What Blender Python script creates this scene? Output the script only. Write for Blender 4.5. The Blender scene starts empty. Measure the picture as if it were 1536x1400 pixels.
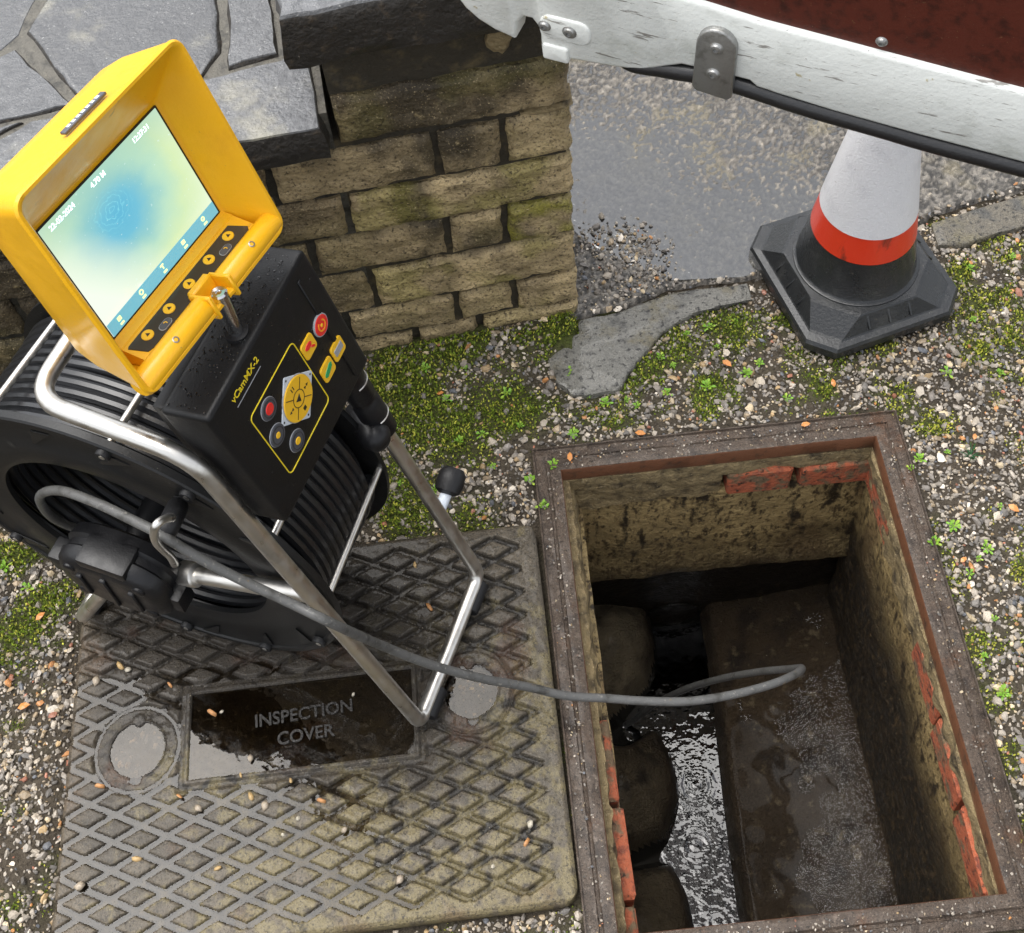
import bpy, bmesh, math, random
import numpy as np
from mathutils import Vector, Matrix

# ------------------------------------------------------------------ camera, sky, sun, exposure
SC = bpy.context.scene
COL = SC.collection
C = np.array([-0.0452659, -0.2916172, 1.7201649])
R = np.array([[0.99428428, 0.1066643, -0.00463695], [-0.08802389, 0.79439915, -0.60098401], [-0.06041995, 0.59795712, 0.79924759]])
F, PW, PH, PCY = 2013.136, 1536.0, 1400.0, 376.0      # the photograph is the lower part of a taller frame
cam = bpy.data.cameras.new('camera')
camo = bpy.data.objects.new('camera', cam)
COL.objects.link(camo)
cam.sensor_width = 36.0
cam.lens = F / PW * 36.0
cam.shift_y = -(PH / 2 - PCY) / PW
cam.clip_start = 0.02
cam.clip_end = 2000
camo.matrix_world = Matrix([[*R[0], C[0]], [*R[1], C[1]], [*R[2], C[2]], [0, 0, 0, 1]])
SC.camera = camo

W = bpy.data.worlds.new('World')
SC.world = W
W.use_nodes = True
wn = W.node_tree
wn.nodes.clear()
SUN_EL, SUN_AZ = math.radians(70), math.radians(-60)
sky = wn.nodes.new('ShaderNodeTexSky')
sky.sky_type = 'NISHITA'
sky.sun_disc = False
sky.sun_elevation = SUN_EL
sky.sun_rotation = SUN_AZ
sky.air_density = 1.0
sky.dust_density = 3.0
hs = wn.nodes.new('ShaderNodeHueSaturation')
hs.inputs['Saturation'].default_value = 0.22
bg = wn.nodes.new('ShaderNodeBackground')
bg.inputs['Strength'].default_value = 0.125
wo = wn.nodes.new('ShaderNodeOutputWorld')
wn.links.new(sky.outputs[0], hs.inputs['Color'])
wn.links.new(hs.outputs[0], bg.inputs['Color'])
wn.links.new(bg.outputs[0], wo.inputs[0])
sun = bpy.data.lights.new('sun', 'SUN')
sun.energy = 1.2
sun.angle = math.radians(60)
sun.color = (1.0, 0.97, 0.92)
suno = bpy.data.objects.new('sun', sun)
COL.objects.link(suno)
sd = Vector((math.sin(SUN_AZ) * math.cos(SUN_EL), math.cos(SUN_AZ) * math.cos(SUN_EL), math.sin(SUN_EL)))
suno.rotation_euler = sd.to_track_quat('Z', 'Y').to_euler()
SC.view_settings.view_transform = 'Standard'
SC.view_settings.look = 'None'
SC.view_settings.gamma = 1.0
SC.view_settings.use_curve_mapping = False
SC.view_settings.exposure = 1.45
SC.render.engine = 'CYCLES'
SC.cycles.max_bounces = 8
SC.cycles.transparent_max_bounces = 16

rng = np.random.default_rng(7)
random.seed(7)

# ------------------------------------------------------------------ pixel to place
def ray(x, y):
    return R @ np.array([(x - PW / 2) / F, -(y - PCY) / F, -1.0])
def on_z(x, y, z=0.0):
    d = ray(x, y)
    return C + d * (z - C[2]) / d[2]
def on_plane(x, y, P, n):
    d = ray(x, y)
    return C + d * (((np.array(P, float) - C) @ n) / (d @ n))

# ------------------------------------------------------------------ noise (numpy)
def _hash(ix, iy, seed):
    h = (ix.astype(np.int64) * 374761393 + iy.astype(np.int64) * 668265263 + seed * 1274126177) & 0xffffffff
    h = ((h ^ (h >> 13)) * 1274126177) & 0xffffffff
    h = h ^ (h >> 16)
    return (h & 0xffff) / 65535.0
def vnoise(x, y, seed=0):
    x = np.asarray(x, float); y = np.asarray(y, float)
    ix = np.floor(x); iy = np.floor(y)
    fx = x - ix; fy = y - iy
    fx = fx * fx * (3 - 2 * fx); fy = fy * fy * (3 - 2 * fy)
    a = _hash(ix, iy, seed); b = _hash(ix + 1, iy, seed); c = _hash(ix, iy + 1, seed); d = _hash(ix + 1, iy + 1, seed)
    return (a * (1 - fx) + b * fx) * (1 - fy) + (c * (1 - fx) + d * fx) * fy
def fbm(x, y, seed=0, oct=4):
    s = 0; a = 0.5; t = 0
    for i in range(oct):
        s = s + a * vnoise(x * 2 ** i, y * 2 ** i, seed + i * 17); t += a; a *= 0.5
    return s / t
def smooth(e0, e1, x):
    t = np.clip((x - e0) / (e1 - e0), 0, 1)
    return t * t * (3 - 2 * t)

# ------------------------------------------------------------------ materials
MATS = {}
def mat(name, base=(.5, .5, .5), rough=.5, metal=0., coat=0., coat_rough=.06, spec=.5, layers=(), attr=None, bumps=(), rvar=None, tint=None, emit=None, stretch=None):
    """layers: (scale, detail, lo, hi, colour[, stretch]) noise masks mixed over base; bumps: (scale, detail, distance); rvar: (scale, lo, hi)."""
    m = bpy.data.materials.new(name)
    m.use_nodes = True
    nt = m.node_tree; N = nt.nodes; L = nt.links
    bs = N['Principled BSDF']
    tc = N.new('ShaderNodeTexCoord')
    def coords(st):
        if not st: return tc.outputs['Object']
        mp = N.new('ShaderNodeMapping'); mp.inputs['Scale'].default_value = st
        L.new(tc.outputs['Object'], mp.inputs['Vector']); return mp.outputs['Vector']
    def noise(scale, detail, st=None, rough_=.6):
        n = N.new('ShaderNodeTexNoise'); n.inputs['Scale'].default_value = scale; n.inputs['Detail'].default_value = detail
        n.inputs['Roughness'].default_value = rough_
        L.new(coords(st or stretch), n.inputs['Vector']); return n.outputs['Fac']
    if attr:
        an = N.new('ShaderNodeAttribute'); an.attribute_name = attr; cur = an.outputs['Color']
    else:
        rgb = N.new('ShaderNodeRGB'); rgb.outputs[0].default_value = (*base, 1); cur = rgb.outputs[0]
    for ly in layers:
        sc_, de, lo, hi, colr = ly[:5]
        st = ly[5] if len(ly) > 5 else None
        mode = ly[6] if len(ly) > 6 else 'MIX'
        mr = N.new('ShaderNodeMapRange'); mr.interpolation_type = 'SMOOTHSTEP'
        mr.inputs['From Min'].default_value = lo; mr.inputs['From Max'].default_value = hi
        L.new(noise(sc_, de, st), mr.inputs['Value'])
        mx = N.new('ShaderNodeMix'); mx.data_type = 'RGBA'; mx.blend_type = mode
        L.new(mr.outputs[0], mx.inputs['Factor']); L.new(cur, mx.inputs['A']); mx.inputs['B'].default_value = (*colr, 1)
        cur = mx.outputs['Result']
    L.new(cur, bs.inputs['Base Color'])
    bs.inputs['Roughness'].default_value = rough
    bs.inputs['Metallic'].default_value = metal
    bs.inputs['Specular IOR Level'].default_value = spec
    bs.inputs['Coat Weight'].default_value = coat
    bs.inputs['Coat Roughness'].default_value = coat_rough
    if rvar:
        mr = N.new('ShaderNodeMapRange'); mr.inputs['From Min'].default_value = .3; mr.inputs['From Max'].default_value = .7
        mr.inputs['To Min'].default_value = rvar[1]; mr.inputs['To Max'].default_value = rvar[2]
        L.new(noise(rvar[0], 4), mr.inputs['Value']); L.new(mr.outputs[0], bs.inputs['Roughness'])
    prev = None
    for (sc_, de, dist) in bumps:
        b = N.new('ShaderNodeBump'); b.inputs['Strength'].default_value = 1.0; b.inputs['Distance'].default_value = dist
        L.new(noise(sc_, de), b.inputs['Height'])
        if prev: L.new(prev, b.inputs['Normal'])
        prev = b.outputs[0]
    if prev: L.new(prev, bs.inputs['Normal'])
    if emit:
        L.new(cur, bs.inputs['Emission Color']); bs.inputs['Emission Strength'].default_value = emit
    MATS[name] = m
    return m

def water_mat(name, refl=.2, tint=(.75, .76, .72), bump=0.0006, scale=60):
    m = bpy.data.materials.new(name); m.use_nodes = True
    nt = m.node_tree; N = nt.nodes; L = nt.links; N.clear()
    o = N.new('ShaderNodeOutputMaterial'); mx = N.new('ShaderNodeMixShader')
    tr = N.new('ShaderNodeBsdfTransparent'); tr.inputs[0].default_value = (*tint, 1)
    gl = N.new('ShaderNodeBsdfGlossy'); gl.inputs['Roughness'].default_value = .03
    fr = N.new('ShaderNodeFresnel'); fr.inputs['IOR'].default_value = 1.33
    ad = N.new('ShaderNodeMath'); ad.operation = 'ADD'; ad.inputs[1].default_value = refl; ad.use_clamp = True
    tc = N.new('ShaderNodeTexCoord'); n = N.new('ShaderNodeTexNoise'); n.inputs['Scale'].default_value = scale; n.inputs['Detail'].default_value = 2
    b = N.new('ShaderNodeBump'); b.inputs['Distance'].default_value = bump
    L.new(tc.outputs['Object'], n.inputs['Vector']); L.new(n.outputs['Fac'], b.inputs['Height'])
    L.new(b.outputs[0], gl.inputs['Normal']); L.new(b.outputs[0], fr.inputs['Normal'])
    L.new(fr.outputs[0], ad.inputs[0]); L.new(ad.outputs[0], mx.inputs[0])
    L.new(tr.outputs[0], mx.inputs[1]); L.new(gl.outputs[0], mx.inputs[2]); L.new(mx.outputs[0], o.inputs[0])
    MATS[name] = m
    return m

mat('yellow_plastic', (.84, .44, .008), .34, coat=.2, coat_rough=.15, layers=[(14, 5, .55, .8, (.76, .37, .008)), (55, 7, .66, .76, (.46, .25, .03)), (240, 4, .70, .76, (.50, .30, .06))], bumps=[(260, 3, .00025)], rvar=(30, .28, .5))
mat('black_plastic', (.006, .006, .007), .42, spec=.35, coat=.1, coat_rough=.2, layers=[(22, 6, .62, .78, (.03, .03, .028)), (300, 3, .73, .78, (.12, .12, .12))], bumps=[(420, 3, .0003)], rvar=(40, .3, .55))
mat('box_plastic', (.0045, .0045, .005), .48, spec=.3, coat=.06, coat_rough=.3, layers=[(10, 6, .66, .8, (.016, .016, .016)), (300, 3, .73, .78, (.10, .10, .10))], bumps=[(500, 3, .0003)], rvar=(24, .36, .6))  # the pale specks put the glint of raindrops into the colour
mat('rubber', (.008, .008, .009), .55, spec=.35, coat=.08, coat_rough=.25, layers=[(30, 5, .6, .8, (.025, .025, .026))], bumps=[(300, 4, .0005)])
mat('steel', (.66, .64, .60), .33, metal=1., layers=[(26, 5, .55, .75, (.50, .47, .42))], bumps=[(90, 4, .0002)], rvar=(60, .26, .46))
mat('chrome', (.7, .7, .7), .12, metal=1., rvar=(60, .08, .22))
mat('cable_black', (.007, .0075, .009), .36, spec=.45, coat=.3, coat_rough=.25, layers=[(60, 5, .58, .8, (.024, .025, .027))], bumps=[(600, 2, .0002)])
mat('cable_grey', (.085, .085, .082), .55, spec=.4, coat=.15, coat_rough=.2, layers=[(50, 7, .48, .72, (.035, .034, .03)), (240, 5, .58, .72, (.20, .19, .17)), (110, 6, .64, .74, (.13, .10, .06))], bumps=[(700, 3, .0005), (200, 3, .0006)])
mat('flange_black', (.007, .0072, .0075), .45, spec=.35, coat=.08, coat_rough=.2, layers=[(38, 7, .6, .8, (.03, .029, .026)), (330, 3, .70, .76, (.16, .15, .13))], bumps=[(300, 4, .0004)])
mat('iron_cover', attr='col', rough=.42, spec=.4, coat=.16, coat_rough=.08, layers=[(320, 7, .48, .70, (.030, .024, .016), None, 'MIX'), (60, 7, .56, .74, (.04, .032, .02)), (520, 4, .64, .74, (.34, .29, .20))], bumps=[(420, 5, .003), (120, 5, .003)], rvar=(45, .25, .65))
mat('iron_letter', (.016, .014, .012), .3, spec=.4, coat=.15, coat_rough=.06, bumps=[(300, 4, .002)])
mat('rust_frame', (.115, .084, .062), .5, spec=.4, coat=.16, coat_rough=.12, layers=[(45, 7, .45, .7, (.050, .036, .027)), (110, 6, .52, .72, (.21, .165, .13)), (14, 5, .54, .72, (.13, .062, .030)), (300, 5, .54, .70, (.028, .020, .015)), (520, 4, .64, .72, (.42, .36, .28))], bumps=[(160, 6, .006), (420, 5, .005)], rvar=(80, .3, .7))
mat('rust_lip', (.13, .052, .024), .55, coat=.2, layers=[(60, 6, .5, .75, (.045, .025, .015))], bumps=[(240, 5, .0015)])
mat('mortar', (.27, .205, .105), .75, spec=.35, layers=[(60, 7, .45, .68, (.12, .09, .05)), (26, 7, .52, .68, (.05, .038, .024)), (240, 5, .58, .72, (.42, .34, .2))], bumps=[(150, 7, .007), (60, 5, .005)])
mat('red_brick', (.42, .115, .055), .75, spec=.35, layers=[(60, 7, .50, .68, (.18, .055, .035)), (38, 7, .47, .60, (.17, .12, .07)), (110, 7, .56, .66, (.045, .032, .022)), (260, 4, .58, .72, (.36, .15, .09))], bumps=[(150, 6, .005)])
mat('render_tan', attr='col', rough=.65, spec=.35, coat=.1, coat_rough=.2, layers=[(120, 8, .48, .66, (.070, .046, .022), (1, 1, .5)), (44, 7, .53, .66, (.032, .022, .012), (1, 1, .35)), (260, 4, .64, .76, (.44, .33, .15), None, 'LIGHTEN')], bumps=[(150, 7, .006), (60, 5, .005)], rvar=(40, .4, .75))
mat('stain_shade_wall', (.012, .0085, .0055), .55, spec=.3, coat=.08, coat_rough=.15, layers=[(40, 7, .56, .75, (.04, .028, .014), (1, 1, .5)), (260, 3, .74, .78, (.3, .27, .22))], bumps=[(140, 6, .004)], rvar=(30, .35, .65))  # dark stain with the chamber's deep shade put into the colour
mat('benching', attr='col', rough=.55, spec=.3, coat=.05, coat_rough=.05, layers=[(16, 7, .48, .68, (.016, .011, .007)), (46, 7, .56, .74, (.11, .085, .05)), (220, 3, .73, .77, (.32, .29, .22))], bumps=[(240, 6, .009), (70, 4, .005)], rvar=(35, .35, .6))
mat('channel_clay', (.012, .011, .009), .25, coat=.8, coat_rough=.05, layers=[(20, 5, .55, .8, (.03, .024, .016))], bumps=[(60, 4, .002)])
mat('wall_stone', attr='col', rough=.6, spec=.4, coat=.10, coat_rough=.15, layers=[(210, 7, .50, .72, (.036, .026, .012), None, 'MIX'), (60, 7, .57, .76, (.07, .048, .022)), (380, 4, .58, .72, (.60, .47, .27)), (28, 6, .60, .72, (.34, .26, .13))], bumps=[(170, 8, .010), (60, 6, .008)], rvar=(60, .35, .75))
mat('wall_mortar', (.030, .024, .014), .8, coat=.1, layers=[(40, 6, .5, .75, (.10, .075, .035))], bumps=[(120, 6, .004)])
mat('slate', attr='col', rough=.34, spec=.5, coat=.35, coat_rough=.08, layers=[(70, 6, .4, .72, (.055, .057, .061)), (240, 4, .62, .74, (.32, .32, .31)), (8, 5, .58, .75, (.21, .20, .16))], bumps=[(170, 5, .0026), (22, 4, .003)], rvar=(35, .1, .5))
mat('slate_edge', (.016, .013, .010), .6, coat=.3, coat_rough=.2, layers=[(60, 7, .55, .75, (.07, .05, .03)), (200, 4, .66, .78, (.25, .23, .19))], bumps=[(90, 8, .006)])
mat('patio_mortar', (.095, .088, .072), .6, spec=.4, coat=.15, layers=[(60, 6, .45, .7, (.04, .038, .032)), (200, 4, .6, .75, (.18, .165, .13))], bumps=[(110, 6, .004)])
mat('soil', attr='col', rough=.85, spec=.3, layers=[(180, 6, .45, .75, (.3, .27, .24), None, 'MULTIPLY'), (420, 4, .62, .76, (.12, .10, .075))], bumps=[(260, 6, .006), (70, 5, .006)])
mat('pebble', attr='col', rough=.45, spec=.45, coat=.15, coat_rough=.1, layers=[(700, 3, .5, .8, (.12, .11, .09))], bumps=[(600, 3, .0008)])
mat('moss', attr='col', rough=.7, spec=.3)
mat('weed', (.16, .33, .025), .5, layers=[(60, 3, .4, .7, (.32, .42, .05))])
mat('grass_blade', (.035, .13, .05), .5)
mat('dead_leaf', (.50, .20, .045), .55, coat=.4, layers=[(120, 4, .5, .75, (.36, .11, .03))])
mat('concrete', attr='col', rough=.38, spec=.5, coat=.25, coat_rough=.06, layers=[(420, 4, .5, .75, (.045, .042, .037))], bumps=[(420, 4, .0030), (160, 4, .002)], rvar=(60, .25, .55))
mat('kerb', attr='col', rough=.42, spec=.45, coat=.3, coat_rough=.08, layers=[(30, 7, .48, .68, (.095, .092, .083)), (14, 6, .52, .66, (.20, .175, .11)), (120, 7, .54, .66, (.03, .028, .025)), (420, 4, .62, .72, (.36, .34, .3))], bumps=[(80, 6, .010), (240, 6, .007)], rvar=(30, .12, .55))
mat('cone_rubber', (.014, .0155, .017), .4, spec=.4, coat=.3, coat_rough=.12, layers=[(25, 6, .52, .75, (.03, .031, .03)), (90, 6, .66, .78, (.10, .09, .07)), (420, 3, .70, .76, (.2, .2, .19))], bumps=[(220, 5, .0012)], rvar=(30, .2, .5))
mat('cone_red', (.66, .040, .012), .4, spec=.4, coat=.25, layers=[(26, 7, .58, .70, (.20, .025, .012), (1, 1, .35)), (200, 5, .68, .76, (.08, .02, .015))], bumps=[(300, 3, .0005)])
mat('cone_white', (.74, .74, .76), .34, spec=.5, coat=.35, coat_rough=.1, layers=[(20, 6, .5, .8, (.60, .60, .63)), (460, 2, .66, .70, (.92, .92, .94)), (44, 7, .68, .74, (.26, .23, .17)), (170, 6, .70, .76, (.36, .34, .3))], bumps=[(350, 3, .0014)])
mat('white_paint', (.70, .72, .69), .36, spec=.45, coat=.2, coat_rough=.12, layers=[(16, 7, .50, .75, (.52, .54, .50)), (170, 7, .62, .68, (.26, .25, .23), (.12, .12, 1.)), (700, 5, .64, .70, (.30, .29, .27), (.08, .08, 1.)), (60, 8, .66, .73, (.44, .39, .24)), (330, 5, .69, .74, (.16, .15, .14), (.3, .3, 1.))], bumps=[(200, 3, .0006), (30, 3, .001)])
mat('seal', (.008, .008, .009), .45, coat=.3, coat_rough=.2, bumps=[(120, 4, .0008)])
mat('door_lip', (.42, .41, .36), .5, layers=[(90, 6, .5, .7, (.20, .19, .15))], bumps=[(200, 4, .0008)])
mat('plywood_film', (.080, .016, .009), .42, spec=.35, coat=.12, coat_rough=.15, layers=[(60, 6, .45, .70, (.035, .008, .005)), (220, 5, .66, .76, (.15, .085, .04)), (420, 4, .70, .76, (.24, .16, .09))], bumps=[(300, 4, .0004)])
mat('zinc', (.36, .36, .35), .42, metal=.8, layers=[(70, 6, .5, .75, (.22, .22, .20))], bumps=[(260, 4, .0005)])
mat('dark_grey_metal', (.09, .095, .10), .4, metal=.4, bumps=[(60, 4, .001)])  # even dark grey for the door cavity and hinge-side rubber
mat('button_yellow', (.82, .47, .012), .4, coat=.3)
mat('button_red', (.75, .02, .015), .4, coat=.3)
mat('button_grey', (.055, .06, .075), .45, coat=.3)
mat('print_yellow', (.75, .58, .02), .5)
mat('print_black', (.008, .007, .006), .45, coat=.2)
mat('print_green', (.02, .30, .10), .5)
mat('print_orange', (.85, .33, .02), .5)
mat('print_grey', (.30, .31, .33), .5)
mat('label_white', (.55, .60, .66), .5)
mat('panel_dark', (.018, .013, .009), .35, coat=.4, layers=[(60, 5, .6, .8, (.05, .035, .02))])
mat('screen_bar', (.10, .30, .38), .3, emit=.42)
mat('screen_icon', (.70, .85, .35), .4, emit=.42)
mat('screen_text', (.80, 1.0, .95), .4, emit=.6)
mat('screen_text_shade', (.10, .26, .24), .4, emit=.36)
water_mat('bead_water', .02, (.85, .85, .85), .0, 40)
water_mat('film_water', .004, (.90, .89, .87), .0040, 170)
water_mat('puddle_water', .16, (.60, .61, .58), .0007, 70)
water_mat('cover_water', .006, (.58, .54, .48), .0004, 40)
water_mat('drain_water', .055, (.16, .15, .13), .0012, 60)

# ------------------------------------------------------------------ mesh helpers
def obj(name, verts, faces, m, parent=None, smoothing=True, col=None, kind=None, fm=None, origin=None):
    """One mesh object. verts are world coordinates; the object's origin is its parent's place, or origin."""
    v = np.asarray(verts, float).reshape(-1, 3)
    if parent is not None: base = np.array(parent['_o'])
    elif origin is not None: base = np.array(origin, float)
    else: base = np.zeros(3)
    me = bpy.data.meshes.new(name)
    me.from_pydata((v - base).tolist(), [], [list(map(int, f)) for f in faces])
    for mm in (m if isinstance(m, (list, tuple)) else [m]): me.materials.append(MATS[mm])
    if fm is not None: me.polygons.foreach_set('material_index', np.asarray(fm, np.int32))
    if isinstance(m, str) and m.endswith('_water'):            # a water surface faces up
        bm = bmesh.new(); bm.from_mesh(me)
        for q in bm.faces:
            q.normal_update()
            if q.normal.z < 0: q.normal_flip()
        bm.to_mesh(me); bm.free()
    elif len(faces) < 6000:
        bm = bmesh.new(); bm.from_mesh(me); bmesh.ops.recalc_face_normals(bm, faces=bm.faces); bm.to_mesh(me); bm.free()
    if smoothing:
        me.polygons.foreach_set('use_smooth', np.ones(len(me.polygons), bool))
        me.set_sharp_from_angle(angle=math.radians(42))
    if col is not None:
        a = me.attributes.new('col', 'FLOAT_COLOR', 'POINT')
        cc = np.ones((len(v), 4)); cc[:, :3] = col
        a.data.foreach_set('color', cc.ravel())
    me.update()
    o = bpy.data.objects.new(name, me)
    COL.objects.link(o)
    if parent is not None:
        o.parent = parent
        # a part of a part: keep its coordinates in the part's own frame
    else:
        o.location = base
    o['_o'] = base.tolist()
    if kind: o['kind'] = kind
    return o

def big(name, v, f, m, parent=None, col=None, kind=None, smoothing=False, tri=True):
    """fast mesh from numpy arrays with equal-size faces"""
    v = np.asarray(v, np.float64); f = np.asarray(f, np.int32)
    base = np.array(parent['_o']) if parent is not None else np.zeros(3)
    v = v - base
    me = bpy.data.meshes.new(name)
    me.vertices.add(len(v)); me.vertices.foreach_set('co', v.ravel())
    k = f.shape[1]
    me.loops.add(f.size); me.loops.foreach_set('vertex_index', f.ravel())
    me.polygons.add(len(f)); me.polygons.foreach_set('loop_start', np.arange(0, f.size, k, dtype=np.int32))
    me.polygons.foreach_set('use_smooth', np.full(len(f), smoothing))
    me.materials.append(MATS[m])
    if col is not None:
        a = me.attributes.new('col', 'FLOAT_COLOR', 'POINT')
        cc = np.ones((len(v), 4)); cc[:, :3] = col; a.data.foreach_set('color', cc.ravel())
    me.update(calc_edges=True); me.validate()
    o = bpy.data.objects.new(name, me); COL.objects.link(o)
    if parent is not None: o.parent = parent
    o['_o'] = base.tolist()
    if kind: o['kind'] = kind
    return o

def thing(name, label, cat, loc, group=None):
    o = bpy.data.objects.new(name, None); COL.objects.link(o)
    o.empty_display_size = .05
    o.location = loc; o['_o'] = list(map(float, loc)); o['label'] = label; o['category'] = cat
    if group: o['group'] = group
    return o
def tag(o, label, cat, group=None):
    o['label'] = label; o['category'] = cat
    if group: o['group'] = group
    return o

def grid_faces(nu, nv, off=0, wrap_u=False, wrap_v=False):
    """verts indexed i*nv+j"""
    iu = np.arange(nu if wrap_u else nu - 1); jv = np.arange(nv if wrap_v else nv - 1)
    I, J = np.meshgrid(iu, jv, indexing='ij')
    I2 = (I + 1) % nu; J2 = (J + 1) % nv
    return (np.stack([I * nv + J, I2 * nv + J, I2 * nv + J2, I * nv + J2], -1).reshape(-1, 4) + off)

def loft(rings, cap0=False, cap1=False, closed=True):
    n = len(rings[0]); v = np.concatenate([np.asarray(r, float) for r in rings])
    f = grid_faces(len(rings), n, wrap_v=closed).tolist()
    if cap0: f.append(list(range(n))[::-1])
    if cap1: f.append([(len(rings) - 1) * n + i for i in range(n)])
    return v, f
def join(*vf):
    V = []; Fc = []; o = 0
    for v, f in vf:
        V.append(np.asarray(v, float).reshape(-1, 3)); Fc += [[i + o for i in q] for q in f]; o += len(V[-1])
    return np.concatenate(V), Fc

def fillet(pts, r, n=7, closed=False):
    pts = [np.array(p, float) for p in pts]; out = []
    N_ = len(pts)
    rr = r if isinstance(r, (list, tuple)) else [r] * N_
    for i in range(N_):
        if not closed and i in (0, N_ - 1): out.append(pts[i]); continue
        p0, p1, p2 = pts[i - 1], pts[i], pts[(i + 1) % N_]
        d0 = p0 - p1; d2 = p2 - p1; l0 = np.linalg.norm(d0); l2 = np.linalg.norm(d2); d0 /= l0; d2 /= l2
        ang = math.acos(max(-1, min(1, float(d0 @ d2))))
        t = min(rr[i] / math.tan(ang / 2), l0 * .48, l2 * .48)
        a, b = p1 + d0 * t, p1 + d2 * t
        for k in range(n + 1):
            s = k / n; out.append(a * (1 - s) ** 2 + p1 * 2 * s * (1 - s) + b * s * s)
    return out
def catmull(pts, n=8):
    P = [np.array(p, float) for p in pts]; P = [2 * P[0] - P[1]] + P + [2 * P[-1] - P[-2]]; out = []
    for i in range(1, len(P) - 2):
        p0, p1, p2, p3 = P[i - 1:i + 3]
        for k in range(n):
            t = k / n; out.append(.5 * (2 * p1 + (p2 - p0) * t + (2 * p0 - 5 * p1 + 4 * p2 - p3) * t * t + (3 * p1 - p0 - 3 * p2 + p3) * t ** 3))
    out.append(P[-2]); return out
def sweep(path, r, seg=12, closed=False, cap=True):
    P = np.array(path, float); n = len(P)
    T = (np.roll(P, -1, 0) - np.roll(P, 1, 0)) if closed else np.gradient(P, axis=0)
    T /= np.linalg.norm(T, axis=1)[:, None] + 1e-12
    ref = np.array([0, 0, 1.]) if abs(T[0][2]) < .9 else np.array([1., 0, 0])
    U_ = np.cross(T[0], ref); U_ /= np.linalg.norm(U_)
    rad = np.full(n, r) if np.isscalar(r) else np.array(r)
    ang = np.arange(seg) / seg * 2 * math.pi; rings = []
    for i in range(n):
        U_ = U_ - T[i] * (U_ @ T[i]); U_ /= np.linalg.norm(U_); V_ = np.cross(T[i], U_)
        rings.append(P[i] + rad[i] * (np.cos(ang)[:, None] * U_ + np.sin(ang)[:, None] * V_))
    v = np.concatenate(rings); f = grid_faces(n, seg, wrap_u=closed, wrap_v=True).tolist()
    if cap and not closed: f += [list(range(seg))[::-1], [(n - 1) * seg + i for i in range(seg)]]
    return v, f
def lathe(o, axis, prof, seg=28, cap=True):
    """prof: (radius, distance along axis)"""
    o = np.array(o, float); ax = np.array(axis, float); ax /= np.linalg.norm(ax)
    ref = np.array([0, 0, 1.]) if abs(ax[2]) < .9 else np.array([1., 0, 0])
    u_ = np.cross(ref, ax); u_ /= np.linalg.norm(u_); v_ = np.cross(ax, u_)
    ang = np.arange(seg) / seg * 2 * math.pi
    rings = [o + ax * d + r * (np.cos(ang)[:, None] * u_ + np.sin(ang)[:, None] * v_) for r, d in prof]
    return loft(rings, cap, cap)
def rrect(x0, x1, y0, y1, r, n=5):
    out = []
    for cx, cy, a0 in ((x1 - r, y1 - r, 0), (x0 + r, y1 - r, 90), (x0 + r, y0 + r, 180), (x1 - r, y0 + r, 270)):
        for k in range(n + 1):
            a = math.radians(a0 + 90 * k / n); out.append((cx + r * math.cos(a), cy + r * math.sin(a)))
    return np.array(out)
def place(p2, z, fr):
    """2-D points in a plane frame (origin, x axis, y axis, normal) at height z"""
    o, ex, ey, en = fr
    p2 = np.asarray(p2, float)
    return o + p2[:, :1] * ex + p2[:, 1:2] * ey + z * en
def slab2d(p2, z0, z1, fr, bev=.0006):
    """a low prism with a bevelled top on a plane frame"""
    p2 = np.asarray(p2, float); c = p2.mean(0)
    ext = np.abs(p2 - c).max()
    k = 1 - bev / max(ext, 1e-6)
    return loft([place(p2, z0, fr), place(p2, z1 - bev, fr), place(c + (p2 - c) * k, z1, fr)], False, True)
def circle2(cx, cy, r, n=28, ry=None):
    a = np.arange(n) / n * 2 * math.pi
    return np.stack([cx + r * np.cos(a), cy + (ry or r) * np.sin(a)], 1)
def box3(lo, hi, bev=.002, tf=None, seg=2):
    bm = bmesh.new(); bmesh.ops.create_cube(bm, size=1)
    lo = np.array(lo, float); hi = np.array(hi, float)
    for v in bm.verts: v.co = Vector(((lo + hi) / 2 + np.array(v.co) * (hi - lo)))
    if bev > 0: bmesh.ops.bevel(bm, geom=list(bm.edges), offset=bev, segments=seg, affect='EDGES', profile=.6)
    bm.verts.index_update()
    v = np.array([list(x.co) for x in bm.verts]); f = [[x.index for x in q.verts] for q in bm.faces]; bm.free()
    if tf is not None: v = tf(v)
    return v, f
FONT_CACHE = {}
def text_vf(s, fr, x, y, size, depth, z=0., rot=0., align='CENTER', bold=0.):
    """lettering as real raised geometry on a plane frame"""
    cu = bpy.data.curves.new('lettering', 'FONT'); cu.body = s; cu.size = size; cu.extrude = depth / 2; cu.align_x = align; cu.align_y = 'CENTER'
    cu.resolution_u = 3; cu.offset = bold
    to = bpy.data.objects.new('lettering', cu); COL.objects.link(to)
    bpy.context.view_layer.update()
    me = bpy.data.meshes.new_from_object(to.evaluated_get(bpy.context.evaluated_depsgraph_get()))
    v = np.array([list(q.co) for q in me.vertices]).reshape(-1, 3); f = [list(q.vertices) for q in me.polygons]
    bpy.data.objects.remove(to); bpy.data.curves.remove(cu); bpy.data.meshes.remove(me)
    c_, s_ = math.cos(rot), math.sin(rot)
    o, ex, ey, en = fr
    X = x + v[:, 0] * c_ - v[:, 1] * s_; Y = y + v[:, 0] * s_ + v[:, 1] * c_
    return o + X[:, None] * ex + Y[:, None] * ey + (z + depth / 2 + v[:, 2])[:, None] * en, f

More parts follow.
